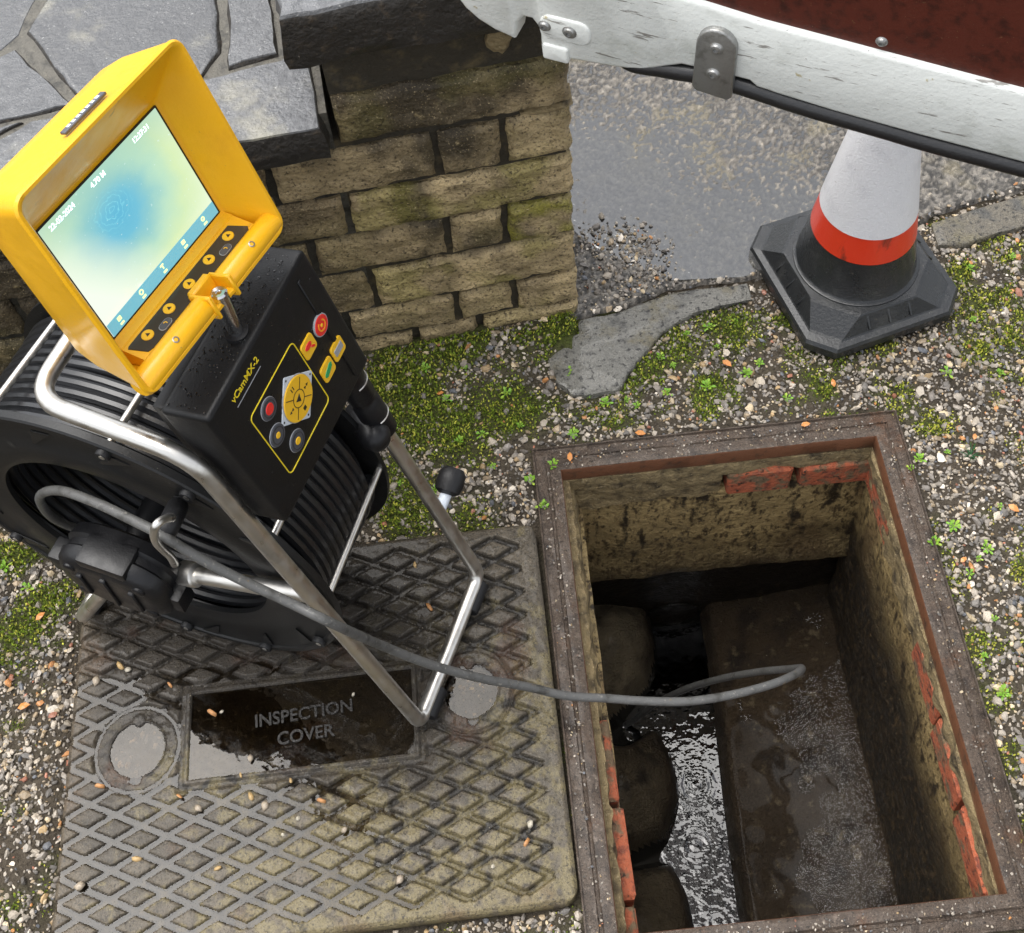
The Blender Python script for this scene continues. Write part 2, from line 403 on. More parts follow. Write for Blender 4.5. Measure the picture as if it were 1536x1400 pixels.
# ------------------------------------------------------------------ layout constants
MW, ML, FM = .45, .60, .0385                     # clear opening of the chamber and the width of its frame
CVX, CVY, CVA, CVW, CVL, CVT = -.041, .038, .011, .4827, .6213, .014   # lifted cover: corner, angle, size, top height
cca, sca = math.cos(CVA), math.sin(CVA)
def cov(u, v, z):                                # cover coordinates: u 0..CVL from left, v 0..CVW from near edge
    u = np.asarray(u, float) - CVL; v = np.asarray(v, float)
    return np.stack([CVX + cca * u - sca * v, CVY + sca * u + cca * v, np.broadcast_to(np.asarray(z, float), u.shape)], -1)
def cov_inv(x, y):
    dx, dy = x - CVX, y - CVY
    return cca * dx + sca * dy + CVL, -sca * dx + cca * dy
WO = np.array([.055, .865, 0.]); WD = np.array([-.99452, -.10453, 0.]); WNO = np.array([.10453, -.99452, 0.])   # wall corner, along wall to the left, outwards
def wallp(l, out, z): return WO + WD * l + WNO * out + np.array([0, 0, z])

KERB_PX = [(868, 484), (935, 470), (1003, 441), (1122, 427), (1130, 452), (1050, 470), (995, 502), (955, 545), (925, 590), (860, 596), (835, 575), (820, 545), (838, 520), (868, 503)]
KERB = np.array([on_z(x, y)[:2] for x, y in KERB_PX])
EDGE_PX = [(868, 482), (935, 468), (1003, 439), (1122, 425), (1200, 398), (1290, 365), (1385, 334), (1460, 310), (1540, 286), (1700, 240)]
EDGE = np.array([on_z(x, y)[:2] for x, y in EDGE_PX])
def drive_edge(x): return np.interp(x, EDGE[:, 0], EDGE[:, 1]) + .006 * (fbm(np.asarray(x) * 40, np.asarray(x) * 0 + 3, 5) - .5)
def in_poly(x, y, poly):
    x = np.asarray(x); y = np.asarray(y); ins = np.zeros(x.shape, bool); n = len(poly)
    for i in range(n):
        x0, y0 = poly[i]; x1, y1 = poly[(i + 1) % n]
        c_ = ((y0 > y) != (y1 > y)) & (x < (x1 - x0) * (y - y0) / (y1 - y0 + 1e-12) + x0); ins ^= c_
    return ins

# moss cover as a function of place
MOSS_SPOTS = [(640, 520, .10, 1.), (720, 520, .08, .9), (850, 490, .05, 1.), (600, 600, .09, 1.), (650, 640, .08, 1.), (740, 610, .08, 1.), (620, 780, .06, 1.), (780, 620, .05, .9), (590, 700, .05, .9), (700, 800, .05, .5),
              (1010, 520, .045, 1.), (960, 560, .05, 1.), (1090, 480, .045, .8), (870, 600, .05, .7), (930, 620, .05, .5), (1450, 400, .04, .9), (1480, 450, .05, .9), (1520, 500, .05, .8), (1470, 520, .03, .7),
              (20, 830, .05, 1.), (60, 900, .05, .9), (20, 960, .05, .9), (1380, 640, .02, .8), (1500, 1250, .05, .6), (1460, 950, .03, .6), (1520, 380, .05, .9), (10, 720, .06, .9)]
MSP = [(*on_z(x, y)[:2], r, w) for x, y, r, w in MOSS_SPOTS]
def moss_f(x, y):
    s = np.zeros(np.shape(x))
    for mx, my, r, w in MSP: s = np.maximum(s, w * np.exp(-((x - mx) ** 2 + (y - my) ** 2) / (2 * (r * .62) ** 2)))
    n = fbm(x * 28, y * 28, 11, 4)
    s = np.maximum(s, .50 * smooth(.54, .68, fbm(x * 13, y * 13, 13, 3)) * (np.asarray(x) > .47) * (np.asarray(y) < .86))
    s = np.maximum(s, .50 * smooth(.50, .64, fbm(x * 16, y * 16, 23, 3)) * (np.asarray(x) < .5) * (np.asarray(y) > .62))
    return np.clip(s * 1.15 + (n - .5) * 1.9 - .12, 0, 1)

# ------------------------------------------------------------------ the ground: one sheet to the horizon with an opening for the chamber
X0, X1, Y0, Y1 = -1.4, 1.6, -.8, 2.4
FX0, FX1, FY0, FY1 = -FM + .002, MW + FM - .002, -FM + .002, ML + FM - .002
def axis_steps(lo, hi, a, b, n0, n1, n2):
    return np.concatenate([np.linspace(lo, a, n0, endpoint=False), np.linspace(a, b, n1, endpoint=False), np.linspace(b, hi, n2 + 1)])
gx = axis_steps(X0, X1, FX0, FX1, 105, 42, 84); gy = axis_steps(Y0, Y1, FY0, FY1, 58, 52, 132)
GX, GY = np.meshgrid(gx, gy, indexing='ij')
def ground_h(x, y):
    h = (fbm(x * 14, y * 14, 3, 4) - .5) * .010 + (fbm(x * 60, y * 60, 9, 3) - .5) * .006
    e = np.maximum(np.maximum(-.05 - x, x - (MW + .05)), np.maximum(-.05 - y, y - (ML + .05)))
    e = smooth(0, .05, e)
    u, v = cov_inv(x, y)
    inc = smooth(.03, -.01, np.maximum(np.maximum(-u, u - CVL), np.maximum(-v, v - CVW)))
    wall_rise = .018 * smooth(.12, 0, np.abs((np.asarray(y) - (.865 - .14 * (.055 - np.asarray(x)))) + .01)) * (np.asarray(x) < .05)
    return (h - .003) * (.35 + .65 * e) - .010 * inc + wall_rise
GZ = ground_h(GX, GY)
border = np.minimum(np.minimum(GX - X0, X1 - GX), np.minimum(GY - Y0, Y1 - GY))
GZ = GZ * smooth(0, .2, border)
nx, ny = GX.shape
gf = grid_faces(nx, ny)
cxm = (GX[:-1, :-1] + GX[1:, 1:]).ravel() / 2; cym = (GY[:-1, :-1] + GY[1:, 1:]).ravel() / 2
gf = gf[~((cxm > FX0) & (cxm < FX1) & (cym > FY0) & (cym < FY1))]
gv = np.stack([GX, GY, GZ], -1).reshape(-1, 3)
mossv = moss_f(gv[:, 0], gv[:, 1])
sn = fbm(gv[:, 0] * 22, gv[:, 1] * 22, 31, 4)
soilc = np.array([.060, .048, .034]) * (.6 + .9 * sn[:, None])
gcol = soilc * (1 - mossv[:, None] * .85) + np.array([.065, .085, .010]) * mossv[:, None] * .85
# skirts to the horizon
sk = np.array([[X0, Y0, 0], [X1, Y0, 0], [X1, Y1, 0], [X0, Y1, 0], [-400, -400, 0], [400, -400, 0], [400, 400, 0], [-400, 400, 0]], float)
n0 = len(gv)
skf = np.array([[4, 5, 1, 0], [5, 6, 2, 1], [6, 7, 3, 2], [7, 4, 0, 3]]) + n0
ground = big('ground', np.concatenate([gv, sk]), np.concatenate([gf, skf]), 'soil', col=np.concatenate([gcol, np.tile(np.array([.06, .05, .035]), (8, 1))]), kind='structure', smoothing=True)

# ------------------------------------------------------------------ the wet exposed-aggregate drive behind, with its puddle
dx = np.concatenate([np.arange(.02, .98, .0026), np.linspace(.98, 1.6, 60)]); tt = np.concatenate([np.arange(0, .62, .0026), np.linspace(.62, 3.0, 120)])
DX, TT = np.meshgrid(dx, tt, indexing='ij')
DY = drive_edge(DX) + TT
def agg(x, y):
    n1 = vnoise(x * 270, y * 270, 41); n2 = vnoise(x * 180 + 7, y * 180, 43)
    return smooth(.35, .9, n1) * .6 + smooth(.4, .9, n2) * .6
lowp = (fbm(DX * 5, DY * 5, 51, 3) - .5)
pc = [(*on_z(x, y)[:2], r, d) for x, y, r, d in [(935, 290, .12, 1.0), (1000, 330, .10, .85), (1100, 370, .12, .8), (1060, 400, .08, .8), (1170, 330, .10, .6), (900, 250, .09, .9), (1000, 250, .12, .45), (1130, 260, .12, .3)]]
dip = np.zeros_like(DX)
for px_, py_, r_, d_ in pc: dip = np.maximum(dip, d_ * np.exp(-((DX - px_) ** 2 + (DY - py_) ** 2) / (2 * (r_ * .7) ** 2)))
ag = agg(DX, DY)
DZ = .0066 + .0036 * ag + .004 * lowp - .0040 * dip
DZ = np.where(TT < .006, -.004, DZ)
dn = fbm(DX * 150, DY * 150, 61, 2); dn2 = vnoise(DX * 210, DY * 210, 77)
dcol = np.array([.125, .112, .094])[None, None] * (.22 + 1.75 * ag[..., None] * (.5 + dn[..., None]))
dcol = dcol + np.array([.16, .13, .085]) * (smooth(.80, .95, dn2) * smooth(.4, .9, ag))[..., None]
lich = smooth(.62, .75, fbm(DX * 16, DY * 16, 71, 4))
dcol = dcol * (1 - .5 * lich[..., None]) + np.array([.20, .17, .10]) * .5 * lich[..., None]
drive = big('drive', np.stack([DX, DY, DZ], -1).reshape(-1, 3), grid_faces(*DX.shape), 'concrete', col=dcol.reshape(-1, 3), kind='structure', smoothing=True)
pw = np.array([on_z(x, y, .0085)[:2] for x, y in [(846, 205), (846, 330), (900, 385), (930, 392), (1010, 420), (1115, 415), (1190, 385), (1300, 340), (1380, 300), (1340, 150), (1100, 110), (846, 95)]])
pwo = obj('puddle', np.c_[pw, np.full(len(pw), .0074)], [list(range(len(pw)))], 'puddle_water', kind='structure')

# smooth cement strip beside it
kb = []
for i in range(len(KERB)):
    p, q_ = KERB[i], KERB[(i + 1) % len(KERB)]
    for k in range(5):
        t = k / 5; pt = p * (1 - t) + q_ * t
        kb.append(pt + .007 * (np.array([vnoise(pt[0] * 70, pt[1] * 70, 3), vnoise(pt[0] * 70, pt[1] * 70, 4)]) - .5))
kb = np.array(kb); kc = kb.mean(0)
rings = []
for s, z in ((1.0, -.006), (.985, .005), (.94, .0075), (.85, .0085)):
    pr = kc + (kb - kc) * s
    rings.append(np.c_[pr, z + (fbm(pr[:, 0] * 25, pr[:, 1] * 25, 8, 3) - .5) * .004])
v_, f_ = loft(rings, False, True)
obj('cement_strip', v_, f_, 'kerb', kind='structure', col=np.tile(np.array([.23, .222, .195]), (len(v_), 1)))
# pale stone edging beyond the cone
ep = np.array([on_z(x, y)[:2] for x, y in [(1395, 338), (1470, 314), (1545, 292), (1640, 268), (1650, 325), (1545, 342), (1490, 356), (1440, 372), (1405, 372)]])
ec = ep.mean(0)
v_, f_ = loft([np.c_[ec + (ep - ec) * s, np.full(len(ep), z)] for s, z in ((1, -.008), (.985, .004), (.93, .007), (.85, .0075))], False, True)
obj('edging_stone', v_, f_, 'kerb', kind='structure', col=np.tile(np.array([.17, .15, .115]), (len(v_), 1)))

# ------------------------------------------------------------------ inspection chamber: frame, brickwork, render, benching, channel, water
ch = thing('inspection_chamber', 'open brick inspection chamber with rusty iron frame and water in its channel', 'manhole', (MW / 2, ML / 2, 0))
def rect_ring(m, z, n_long=40, jit=0., seed=0, r=.012):
    p = rrect(-m, MW + m, -m, ML + m, max(r, .002), 5)
    # resample the sides
    out = []
    for i in range(len(p)):
        a, b = p[i], p[(i + 1) % len(p)]; L_ = np.linalg.norm(b - a); k = max(1, int(L_ / .012))
        for j in range(k): out.append(a + (b - a) * j / k)
    out = np.array(out)
    zz = np.full(len(out), z) + (jit * (fbm(out[:, 0] * 60, out[:, 1] * 60, seed, 3) - .5) if jit else 0)
    return np.c_[out, zz]
def resample_ring(ring, n):
    d = np.r_[0, np.cumsum(np.linalg.norm(np.diff(np.vstack([ring, ring[:1]]), axis=0), axis=1))]
    t = np.linspace(0, d[-1], n, endpoint=False); rr_ = np.vstack([ring, ring[:1]])
    return np.stack([np.interp(t, d, rr_[:, k]) for k in range(3)], 1)
def ringset(prof, n=200):
    """profile of (offset outwards, z, jitter) swept round the opening with matching corners"""
    base = rrect(0, 1, 0, 1, .02, 5)
    rings = []
    for k, (m, z, j) in enumerate(prof):
        p = []
        cs = [(-m, -m), (MW + m, -m), (MW + m, ML + m), (-m, ML + m)]
        for i in range(4):
            a = np.array(cs[i]); b = np.array(cs[(i + 1) % 4]); kk = 36 if i % 2 == 0 else 48
            for q in range(kk): p.append(a + (b - a) * q / kk)
        p = np.array(p)
        # rounded corners
        zz = z + j * (fbm(p[:, 0] * 70 + 5, p[:, 1] * 70 + k * .3, 21, 3) - .5) * 2
        rings.append(np.c_[p, zz])
    return rings
v_, f_ = loft(ringset([(FM, -.03, 0), (FM, .0065, .0006), (FM - .0022, .0075, .0006), (FM - .0030, .0030, .001), (FM - .010, .0028, .0022), (.022, .0030, .0025), (.0205, .0006, .0012), (.0175, .0004, .0012), (.0155, .0048, .0016), (.006, .0056, .0018), (.001, .0050, .0012)]))
fr_o = obj('frame', v_, f_, 'rust_frame', ch)
v_, f_ = loft(ringset([(.001, .0048, .0012), (0, .003, .001), (0, -.026, .002), (.004, -.030, .001), (.03, -.030, 0), (.03, -.04, 0)]))
obj('inner_lip', v_, f_, 'rust_lip', fr_o)

# masonry lining. wall faces: x=xi (left, inside offset), etc. faces are displaced grids
def lining(name, p0, p1, inward, z0, z1, m, amp=.006, freq=30, seed=1, du=.008, curve=None):
    """vertical face from p0 to p1 between z0 and z1, displaced inwards; closed to a thin shell at its top"""
    p0 = np.array(p0, float); p1 = np.array(p1, float); L_ = np.linalg.norm(p1 - p0)
    nu = int(L_ / du) + 2; nv = int(abs(z1 - z0) / du) + 2
    U_, V_ = np.meshgrid(np.linspace(0, 1, nu), np.linspace(0, 1, nv), indexing='ij')
    z = z0 + (z1 - z0) * V_
    d = amp * (fbm(U_ * L_ * freq, z * freq, seed, 5) - .5) * 2
    if curve is not None: d = d + curve(U_, V_)
    P = p0[None, None] + (p1 - p0)[None, None] * U_[..., None] + np.array(inward)[None, None] * d[..., None]
    v = np.concatenate([P, z[..., None]], -1).reshape(-1, 3)
    # top return going outwards so no gap shows under the frame
    top = v.reshape(nu, nv, 3)[:, 0].copy(); outr = top.copy(); outr[:, :2] -= np.array(inward) * .06
    vv = np.concatenate([v, outr]); f = grid_faces(nu, nv).tolist()
    o0 = len(v)
    for i in range(nu - 1): f.append([i * nv, o0 + i, o0 + i + 1, (i + 1) * nv])
    lc = None
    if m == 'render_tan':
        stain_shade = smooth(.10, -.14, vv[:, 2] + (.215 if abs(p0[0] - p1[0]) < .01 else .33) + .16 * (fbm(vv[:, 0] * 9 + vv[:, 1] * 9, vv[:, 2] * 5, seed + 40, 4) - .5))[:, None]     # dark stain plus painted pit darkness, blacker downwards
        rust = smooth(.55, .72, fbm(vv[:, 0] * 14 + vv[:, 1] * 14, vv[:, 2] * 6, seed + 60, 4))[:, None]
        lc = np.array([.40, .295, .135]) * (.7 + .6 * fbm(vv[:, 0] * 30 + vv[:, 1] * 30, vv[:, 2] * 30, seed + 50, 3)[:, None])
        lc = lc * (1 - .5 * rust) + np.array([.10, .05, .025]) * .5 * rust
        lc = lc * (1 - stain_shade) + np.array([.016, .012, .008]) * stain_shade
    return obj(name, vv, f, m, ch, col=lc)
XL, XR, YB, YF = .022, MW + .006, ML + .004, -.002     # lining faces: left, right, back, front
# mortar bed under the frame
lining('mortar_bed', (XL - .012, YF), (XL - .012, YB), (1, 0), -.028, -.060, 'mortar', .006, 55, 3, .006)
lining('mortar_bed', (XL - .02, YB - .004), (XR + .01, YB - .004), (0, -1), -.029, -.062, 'mortar', .006, 55, 4, .006)
lining('mortar_bed', (XR - .008, YB), (XR - .008, YF), (-1, 0), -.028, -.062, 'mortar', .007, 50, 5, .006)
lining('mortar_bed', (XR, YF + .002), (XL, YF + .002), (0, 1), -.030, -.060, 'mortar', .005, 50, 6, .008)
# rendered faces below the brick course
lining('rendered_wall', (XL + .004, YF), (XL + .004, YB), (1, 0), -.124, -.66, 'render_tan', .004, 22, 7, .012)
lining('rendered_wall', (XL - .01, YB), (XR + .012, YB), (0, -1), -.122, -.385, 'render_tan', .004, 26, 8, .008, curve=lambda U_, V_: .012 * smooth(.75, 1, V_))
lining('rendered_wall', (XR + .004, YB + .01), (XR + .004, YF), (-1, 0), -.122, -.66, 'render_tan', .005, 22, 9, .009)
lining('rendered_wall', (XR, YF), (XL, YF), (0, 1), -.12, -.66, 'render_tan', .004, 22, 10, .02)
lining('lower_wall', (XL - .03, YB + .03), (XR + .03, YB + .03), (0, -1), -.36, -.80, 'stain_shade_wall', .005, 25, 12, .012)  # undercut part, stained and coloured nearly black for the pit's darkness
# single bricks of the top course
def brick(lo, hi, seed, inward_axis):
    lo = np.array(lo, float); hi = np.array(hi, float)
    v, f = box3(lo, hi, .0035, seg=1)
    rr_ = np.random.default_rng(seed)
    v = v + (rr_.random(v.shape) - .5) * .0028
    return obj('brick', v, f, 'red_brick', ch, smoothing=False)
bz0, bz1 = -.121, -.061
sd_ = 100
for a, b_, dz, dp in [(.10, .228, .012, -.006), (.242, .338, 0, .009), (.350, .462, .003, .010)]:
    brick((a, YB - dp, bz0 + dz * .3), (b_, YB + .09, bz1 - dz * .6), sd_, 1); sd_ += 1
lining('mortar_bed', (XL - .02, YB - .002), (.235, YB - .002), (0, -1), -.060, -.126, 'mortar', .007, 40, 34, .006)
lining('mortar_bed', (XR - .002, YB), (XR - .002, .335), (-1, 0), -.060, -.126, 'mortar', .007, 40, 35, .006)
for a, b_, dp, dz in [(.485, .598, .003, 0), (.230, .330, .007, .002), (.122, .222, .011, .0), (.010, .113, .012, .001), (-.09, .001, .010, 0)]:
    brick((XR - dp, a, bz0 + dz), (XR + .09, b_, bz1 + dz), sd_, 0); sd_ += 1
lining('mortar_bed', (XL - .006, .27), (XL - .006, YB), (1, 0), -.058, -.128, 'mortar', .008, 40, 33, .006)
for a, b_, dp in [(.165, .267, .006), (.05, .157, .010), (-.06, .042, .008)]:
    brick((XL - .09, a, bz0), (XL + dp - .004, b_, bz1), sd_, 0); sd_ += 1
for a, b_ in [(.0, .10), (.11, .21), (.22, .33), (.34, .45)]:
    brick((a, YF - .09, bz0), (b_, YF + .006, bz1), sd_, 1); sd_ += 1
# benching with its channels (a height field)
bx = np.arange(-.03, .50, .0042); by = np.arange(-.05, .67, .0042)
BX, BY = np.meshgrid(bx, by, indexing='ij')
def seg_d(x, y, a, b):
    a = np.array(a); b = np.array(b); d = b - a; t = np.clip(((x - a[0]) * d[0] + (y - a[1]) * d[1]) / (d @ d), 0, 1)
    return np.hypot(x - a[0] - t * d[0], y - a[1] - t * d[1]), t
cl = .176 + .016 * smooth(.1, .6, BY)                 # channel centre line
cw_ = .041 + .007 * smooth(.2, .6, BY)
cw_ = cw_ + (BX < cl) * (.030 * np.exp(-((BY - .235) / .045) ** 2) + .034 * np.exp(-((BY - .475) / .055) ** 2) - .006 * np.exp(-((BY - .34) / .05) ** 2))     # mouths of the side branches
main = np.abs(BX - cl) / cw_
Hh = -.640 + .030 * smooth(.27, .46, BX) + .050 * smooth(.14, .0, BX) + .012 * (fbm(BX * 9, BY * 9, 5, 4) - .5)
Hh = Hh + .055 * np.exp(-((BX - .09) ** 2 / .004 + (BY - .57) ** 2 / .004)) + .050 * np.exp(-((BX - .075) ** 2 / .0045 + (BY - .325) ** 2 / .006)) + .03 * np.exp(-((BX - .09) ** 2 / .004 + (BY - .10) ** 2 / .004))
d1, t1 = seg_d(BX, BY, (.185, .515), (.06, .425)); d2, t2 = seg_d(BX, BY, (.165, .245), (.055, .215))
depth = .085 * smooth(1.25, .72, main)
depth = np.maximum(depth, .080 * smooth(1.25, .5, d1 / .034))
depth = np.maximum(depth, .070 * smooth(1.3, .45, d2 / (.032 - .014 * t2)))
depth = depth * (1 + .0 * BX)
HB = Hh - depth
for _ in range(5):                                       # trowelled, rounded edges
    P_ = np.pad(HB, 1, mode='edge'); HB = (P_[:-2, 1:-1] + P_[2:, 1:-1] + P_[1:-1, :-2] + P_[1:-1, 2:] + 2 * HB) / 6
bcol = np.array([.036, .024, .013]) * (.6 + .8 * fbm(BX * 14, BY * 14, 71, 4))[..., None]
pale = smooth(.15, .10, BX) * smooth(.36, .50, BY) + .45 * smooth(.14, .09, BX) * smooth(.42, .3, BY)
bcol = bcol * (1 - pale[..., None]) + np.array([.15, .12, .075]) * (.5 + fbm(BX * 40, BY * 40, 72, 3))[..., None] * pale[..., None]
chan = smooth(.02, .06, depth)
fb = grid_faces(*BX.shape)
fcx = chan.reshape(BX.shape); fch = ((fcx[:-1, :-1] + fcx[1:, 1:]) / 2).ravel()
bo = obj('benching', np.stack([BX, BY, HB], -1).reshape(-1, 3), fb.tolist(), ['benching', 'channel_clay'], ch, fm=(fch > .75).astype(int), col=bcol.reshape(-1, 3))
# round pipe mouth at the head of the channel and one at the side
pv, pf = lathe((.190, .628, -.668), (0, 1, 0), [(.054, 0), (.054, .004), (.046, .006), (.045, .16)], 28, False)
obj('pipe', pv, pf, 'channel_clay', ch)
wx = np.linspace(.02, .26, 70); wy = np.linspace(-.04, .62, 180)
WX, WY = np.meshgrid(wx, wy, indexing='ij')
def ripple(cx, cy, s, a): 
    r_ = np.hypot(WX - cx, WY - cy); return a * np.sin(r_ * s) * np.exp(-r_ * 28)
WZ = -.688 + ripple(.183, .335, 480, .0006) + ripple(.165, .24, 380, .0006) + ripple(.18, .12, 520, .0005) + ripple(.12, .46, 700, .0003) + .0009 * (fbm(WX * 60, WY * 34, 88, 3) - .5)
fs = (BX > .27) & (BX < .462) & (BY > -.01) & (BY < .60)
i0, i1 = np.where(fs.any(1))[0][[0, -1]]; j0, j1 = np.where(fs.any(0))[0][[0, -1]]
FXs, FYs = BX[i0:i1, j0:j1], BY[i0:i1, j0:j1]
FZs = HB[i0:i1, j0:j1] - .0012 + .0075 * (fbm(FXs * 26, FYs * 20, 61, 4) - .5) + .0035 * smooth(.30, .44, FXs) - .003 * smooth(.38, .58, FYs)
obj('water', np.stack([FXs, FYs, FZs], -1).reshape(-1, 3), grid_faces(*FXs.shape).tolist(), 'film_water', ch)
obj('water', np.stack([WX, WY, WZ], -1).reshape(-1, 3), grid_faces(*WX.shape).tolist(), 'drain_water', ch)

# ------------------------------------------------------------------ lifted cover
cvo = thing('access_cover', 'lifted cast iron inspection cover with diamond tread lying under the reel', 'manhole cover', (*cov(CVL / 2, CVW / 2, 0)[:2], 0))
RS = .00155
cu_ = np.linspace(0, CVL, int(CVL / RS)); cv_ = np.linspace(0, CVW, int(CVW / RS))
CU, CV = np.meshgrid(cu_, cv_, indexing='ij')
PXU, PXV = .0660, .0322                                  # diamond pitch
def boxd(u0, u1, v0, v1): return np.maximum(np.maximum(u0 - CU, CU - u1), np.maximum(v0 - CV, CV - v1))
WU = CU + .0016 * (fbm(CU * 45, CV * 45, 6, 2) - .5); WV = CV + .0016 * (fbm(CU * 45, CV * 45, 7, 2) - .5)
la = WU / PXU + WV / PXV; lb = WU / PXU - WV / PXV
ra = np.round(la); rb = np.round(lb); da = np.abs(la - ra); db = np.abs(lb - rb)
def inside(ia, ib):                                       # is the pad in this cell a free-standing diamond
    u_ = (ia + .5 + ib + .5) / 2 * PXU; v_ = (ia - ib) / 2 * PXV
    return (u_ > .030) & (u_ < CVL - .030) & (v_ > .022) & (v_ < CVW - .022)
ca_, cb_ = np.floor(la), np.floor(lb)
own = inside(ca_, cb_)
na_ = inside(np.where(la > ra, ra - 1, ra), cb_); nb_ = inside(ca_, np.where(lb > rb, rb - 1, rb))
HW = .128
cha = smooth(HW + .022, HW - .016, da) * (own | na_); chb = smooth(HW + .022, HW - .016, db) * (own | nb_)
chn = 1 - (1 - cha) * (1 - chb)
lat = 1 - chn                                             # 1 on a raised pad or the border
hgt = -.0068 * chn + .0008 * lat * own * smooth(.5, .15, np.maximum(np.abs(la - ca_ - .5), np.abs(lb - cb_ - .5)))
PU0, PU1, PV0, PV1 = .155, .440, .192, .300                # name panel
# the panel turned to match the cover's own axes
pan = boxd(PU0, PU1, PV0, PV1)
flat = smooth(.016, .012, pan)
K1, K2, KR = (.088, .238), (.515, .262), .034
k1 = np.hypot(CU - K1[0], CV - K1[1]); k2 = np.hypot(CU - K2[0], CV - K2[1])
for k_ in (k1, k2): flat = np.maximum(flat, smooth(.058, .055, k_))
band = boxd(.05, CVL - .05, .182, .312)
hgt = hgt * (1 - flat) + (-.0030) * flat
hgt = np.where((pan < .006) & (pan > 0), .0002, hgt)
hgt = np.where(pan <= 0, -.0055, hgt)
for k_ in (k1, k2):
    hgt = np.where((k_ < .0545) & (k_ > .051), -.0055, hgt)
    hgt = np.where(k_ < .0365, -.0016, hgt)
    hgt = np.where(k_ < KR, -.016, hgt)
for (ku, kv) in (K1, K2):                                  # key slots
    for sgn in (-1, 1):
        kk = np.hypot(CU - ku, CV - (kv + sgn * .036)); hgt = np.where(kk < .008, np.maximum(hgt, -.001), hgt) if sgn > 0 else np.where(kk < .007, -.012, hgt)
rim = boxd(.0035, CVL - .0035, .0035, CVW - .0035); hgt = hgt - .004 * smooth(-.001, .0035, rim)
hgt = hgt + .0009 * (fbm(CU * 160, CV * 160, 14, 4) - .5) * (1 + 1.2 * (1 - lat)) + .001 * (fbm(CU * 30, CV * 30, 15, 3) - .5)
# round the corners
crn = []
for (uu, vv) in ((0, 0), (CVL, 0), (0, CVW), (CVL, CVW)):
    rc = .02; cu0 = rc if uu == 0 else CVL - rc; cv0 = rc if vv == 0 else CVW - rc
    ou = (CU - cu0) * (1 if uu else -1); ov = (CV - cv0) * (1 if vv else -1)
    inq = (ou > 0) & (ov > 0); rr_ = np.hypot(ou, ov); k_ = np.where(inq & (rr_ > rc), rc / np.maximum(rr_, 1e-9), 1.)
    CU = np.where(inq, cu0 + (CU - cu0) * k_, CU); CV = np.where(inq, cv0 + (CV - cv0) * k_, CV)
cvv = cov(CU, CV, CVT + hgt).reshape(-1, 3)
nU, nV = CU.shape
cf = grid_faces(nU, nV)
per = [i * nV for i in range(nU)] + [(nU - 1) * nV + j for j in range(1, nV)] + [i * nV + nV - 1 for i in range(nU - 2, -1, -1)] + [j for j in range(nV - 2, 0, -1)]
low = cvv[per].copy(); low[:, 2] = -.012
o0 = len(cvv); npz = len(per)
sf = np.array([[per[i], o0 + i, o0 + (i + 1) % npz, per[(i + 1) % npz]] for i in range(npz)])
padcol = np.array([.100, .082, .058]); chcol = np.array([.016, .014, .011]); darkc = np.array([.024, .018, .012])
cn = fbm(CU * 9, CV * 9, 91, 4); cn2 = fbm(CU * 40, CV * 40, 92, 4)
lichen = smooth(.48, .66, .40 * cn + .65 * fbm(CU * 85, CV * 85, 93, 4) + .22 * (CU / CVL) - .28 * (CV / CVW) - .02)
wetd = smooth(.27, .12, np.abs(CV - .36) + .20 * (cn - .5)) * (1 - .75 * smooth(.44, .56, CU))
ccol = chcol * (1 - lat[..., None]) + (padcol * (.5 + 1.0 * cn2[..., None])) * lat[..., None]
ccol = ccol * (1 - .55 * lichen[..., None]) + np.array([.24, .195, .085]) * .55 * lichen[..., None]
ccol = ccol * (1 - .85 * wetd[..., None]) + darkc * .85 * wetd[..., None]
rustn = smooth(.6, .75, fbm(CU * 14, CV * 14, 95, 4)); ccol = ccol * (1 - .5 * rustn[..., None]) + np.array([.085, .04, .02]) * .5 * rustn[..., None]
mudl = smooth(.05, .0, CU) ; ccol = ccol * (1 - .6 * mudl[..., None]) + np.array([.13, .10, .065]) * .6 * mudl[..., None]
ccol = ccol.reshape(-1, 3)
big('plate', np.concatenate([cvv, low]), np.concatenate([cf, sf]), 'iron_cover', cvo, col=np.concatenate([ccol, ccol[per]]), smoothing=True)
frc = (cov(0., 0., CVT), np.array([cca, sca, 0]), np.array([-sca, cca, 0]), np.array([0, 0, 1.]))
for s, x, y in (('INSPECTION', .300, .258), ('COVER', .302, .231)):
    v_, f_ = text_vf(s, frc, x, y, .0225, .0030, -.0058, 0.05, bold=.0004)
    obj('lettering', v_, f_, 'iron_letter', cvo, smoothing=False)
qu, qv = np.meshgrid(np.linspace(.004, .60, 60), np.linspace(.004, .335, 40), indexing='ij')
qz = CVT - .0037 - .0045 * smooth(.25, .62, qu / .62 * .75 + .28 * (fbm(qu * 9, qv * 9, 33, 3) - .5) + .25 * smooth(.2, .33, qv)) 
obj('water', cov(qu, qv, qz).reshape(-1, 3), grid_faces(60, 40).tolist(), 'cover_water', cvo)
GRIT = []
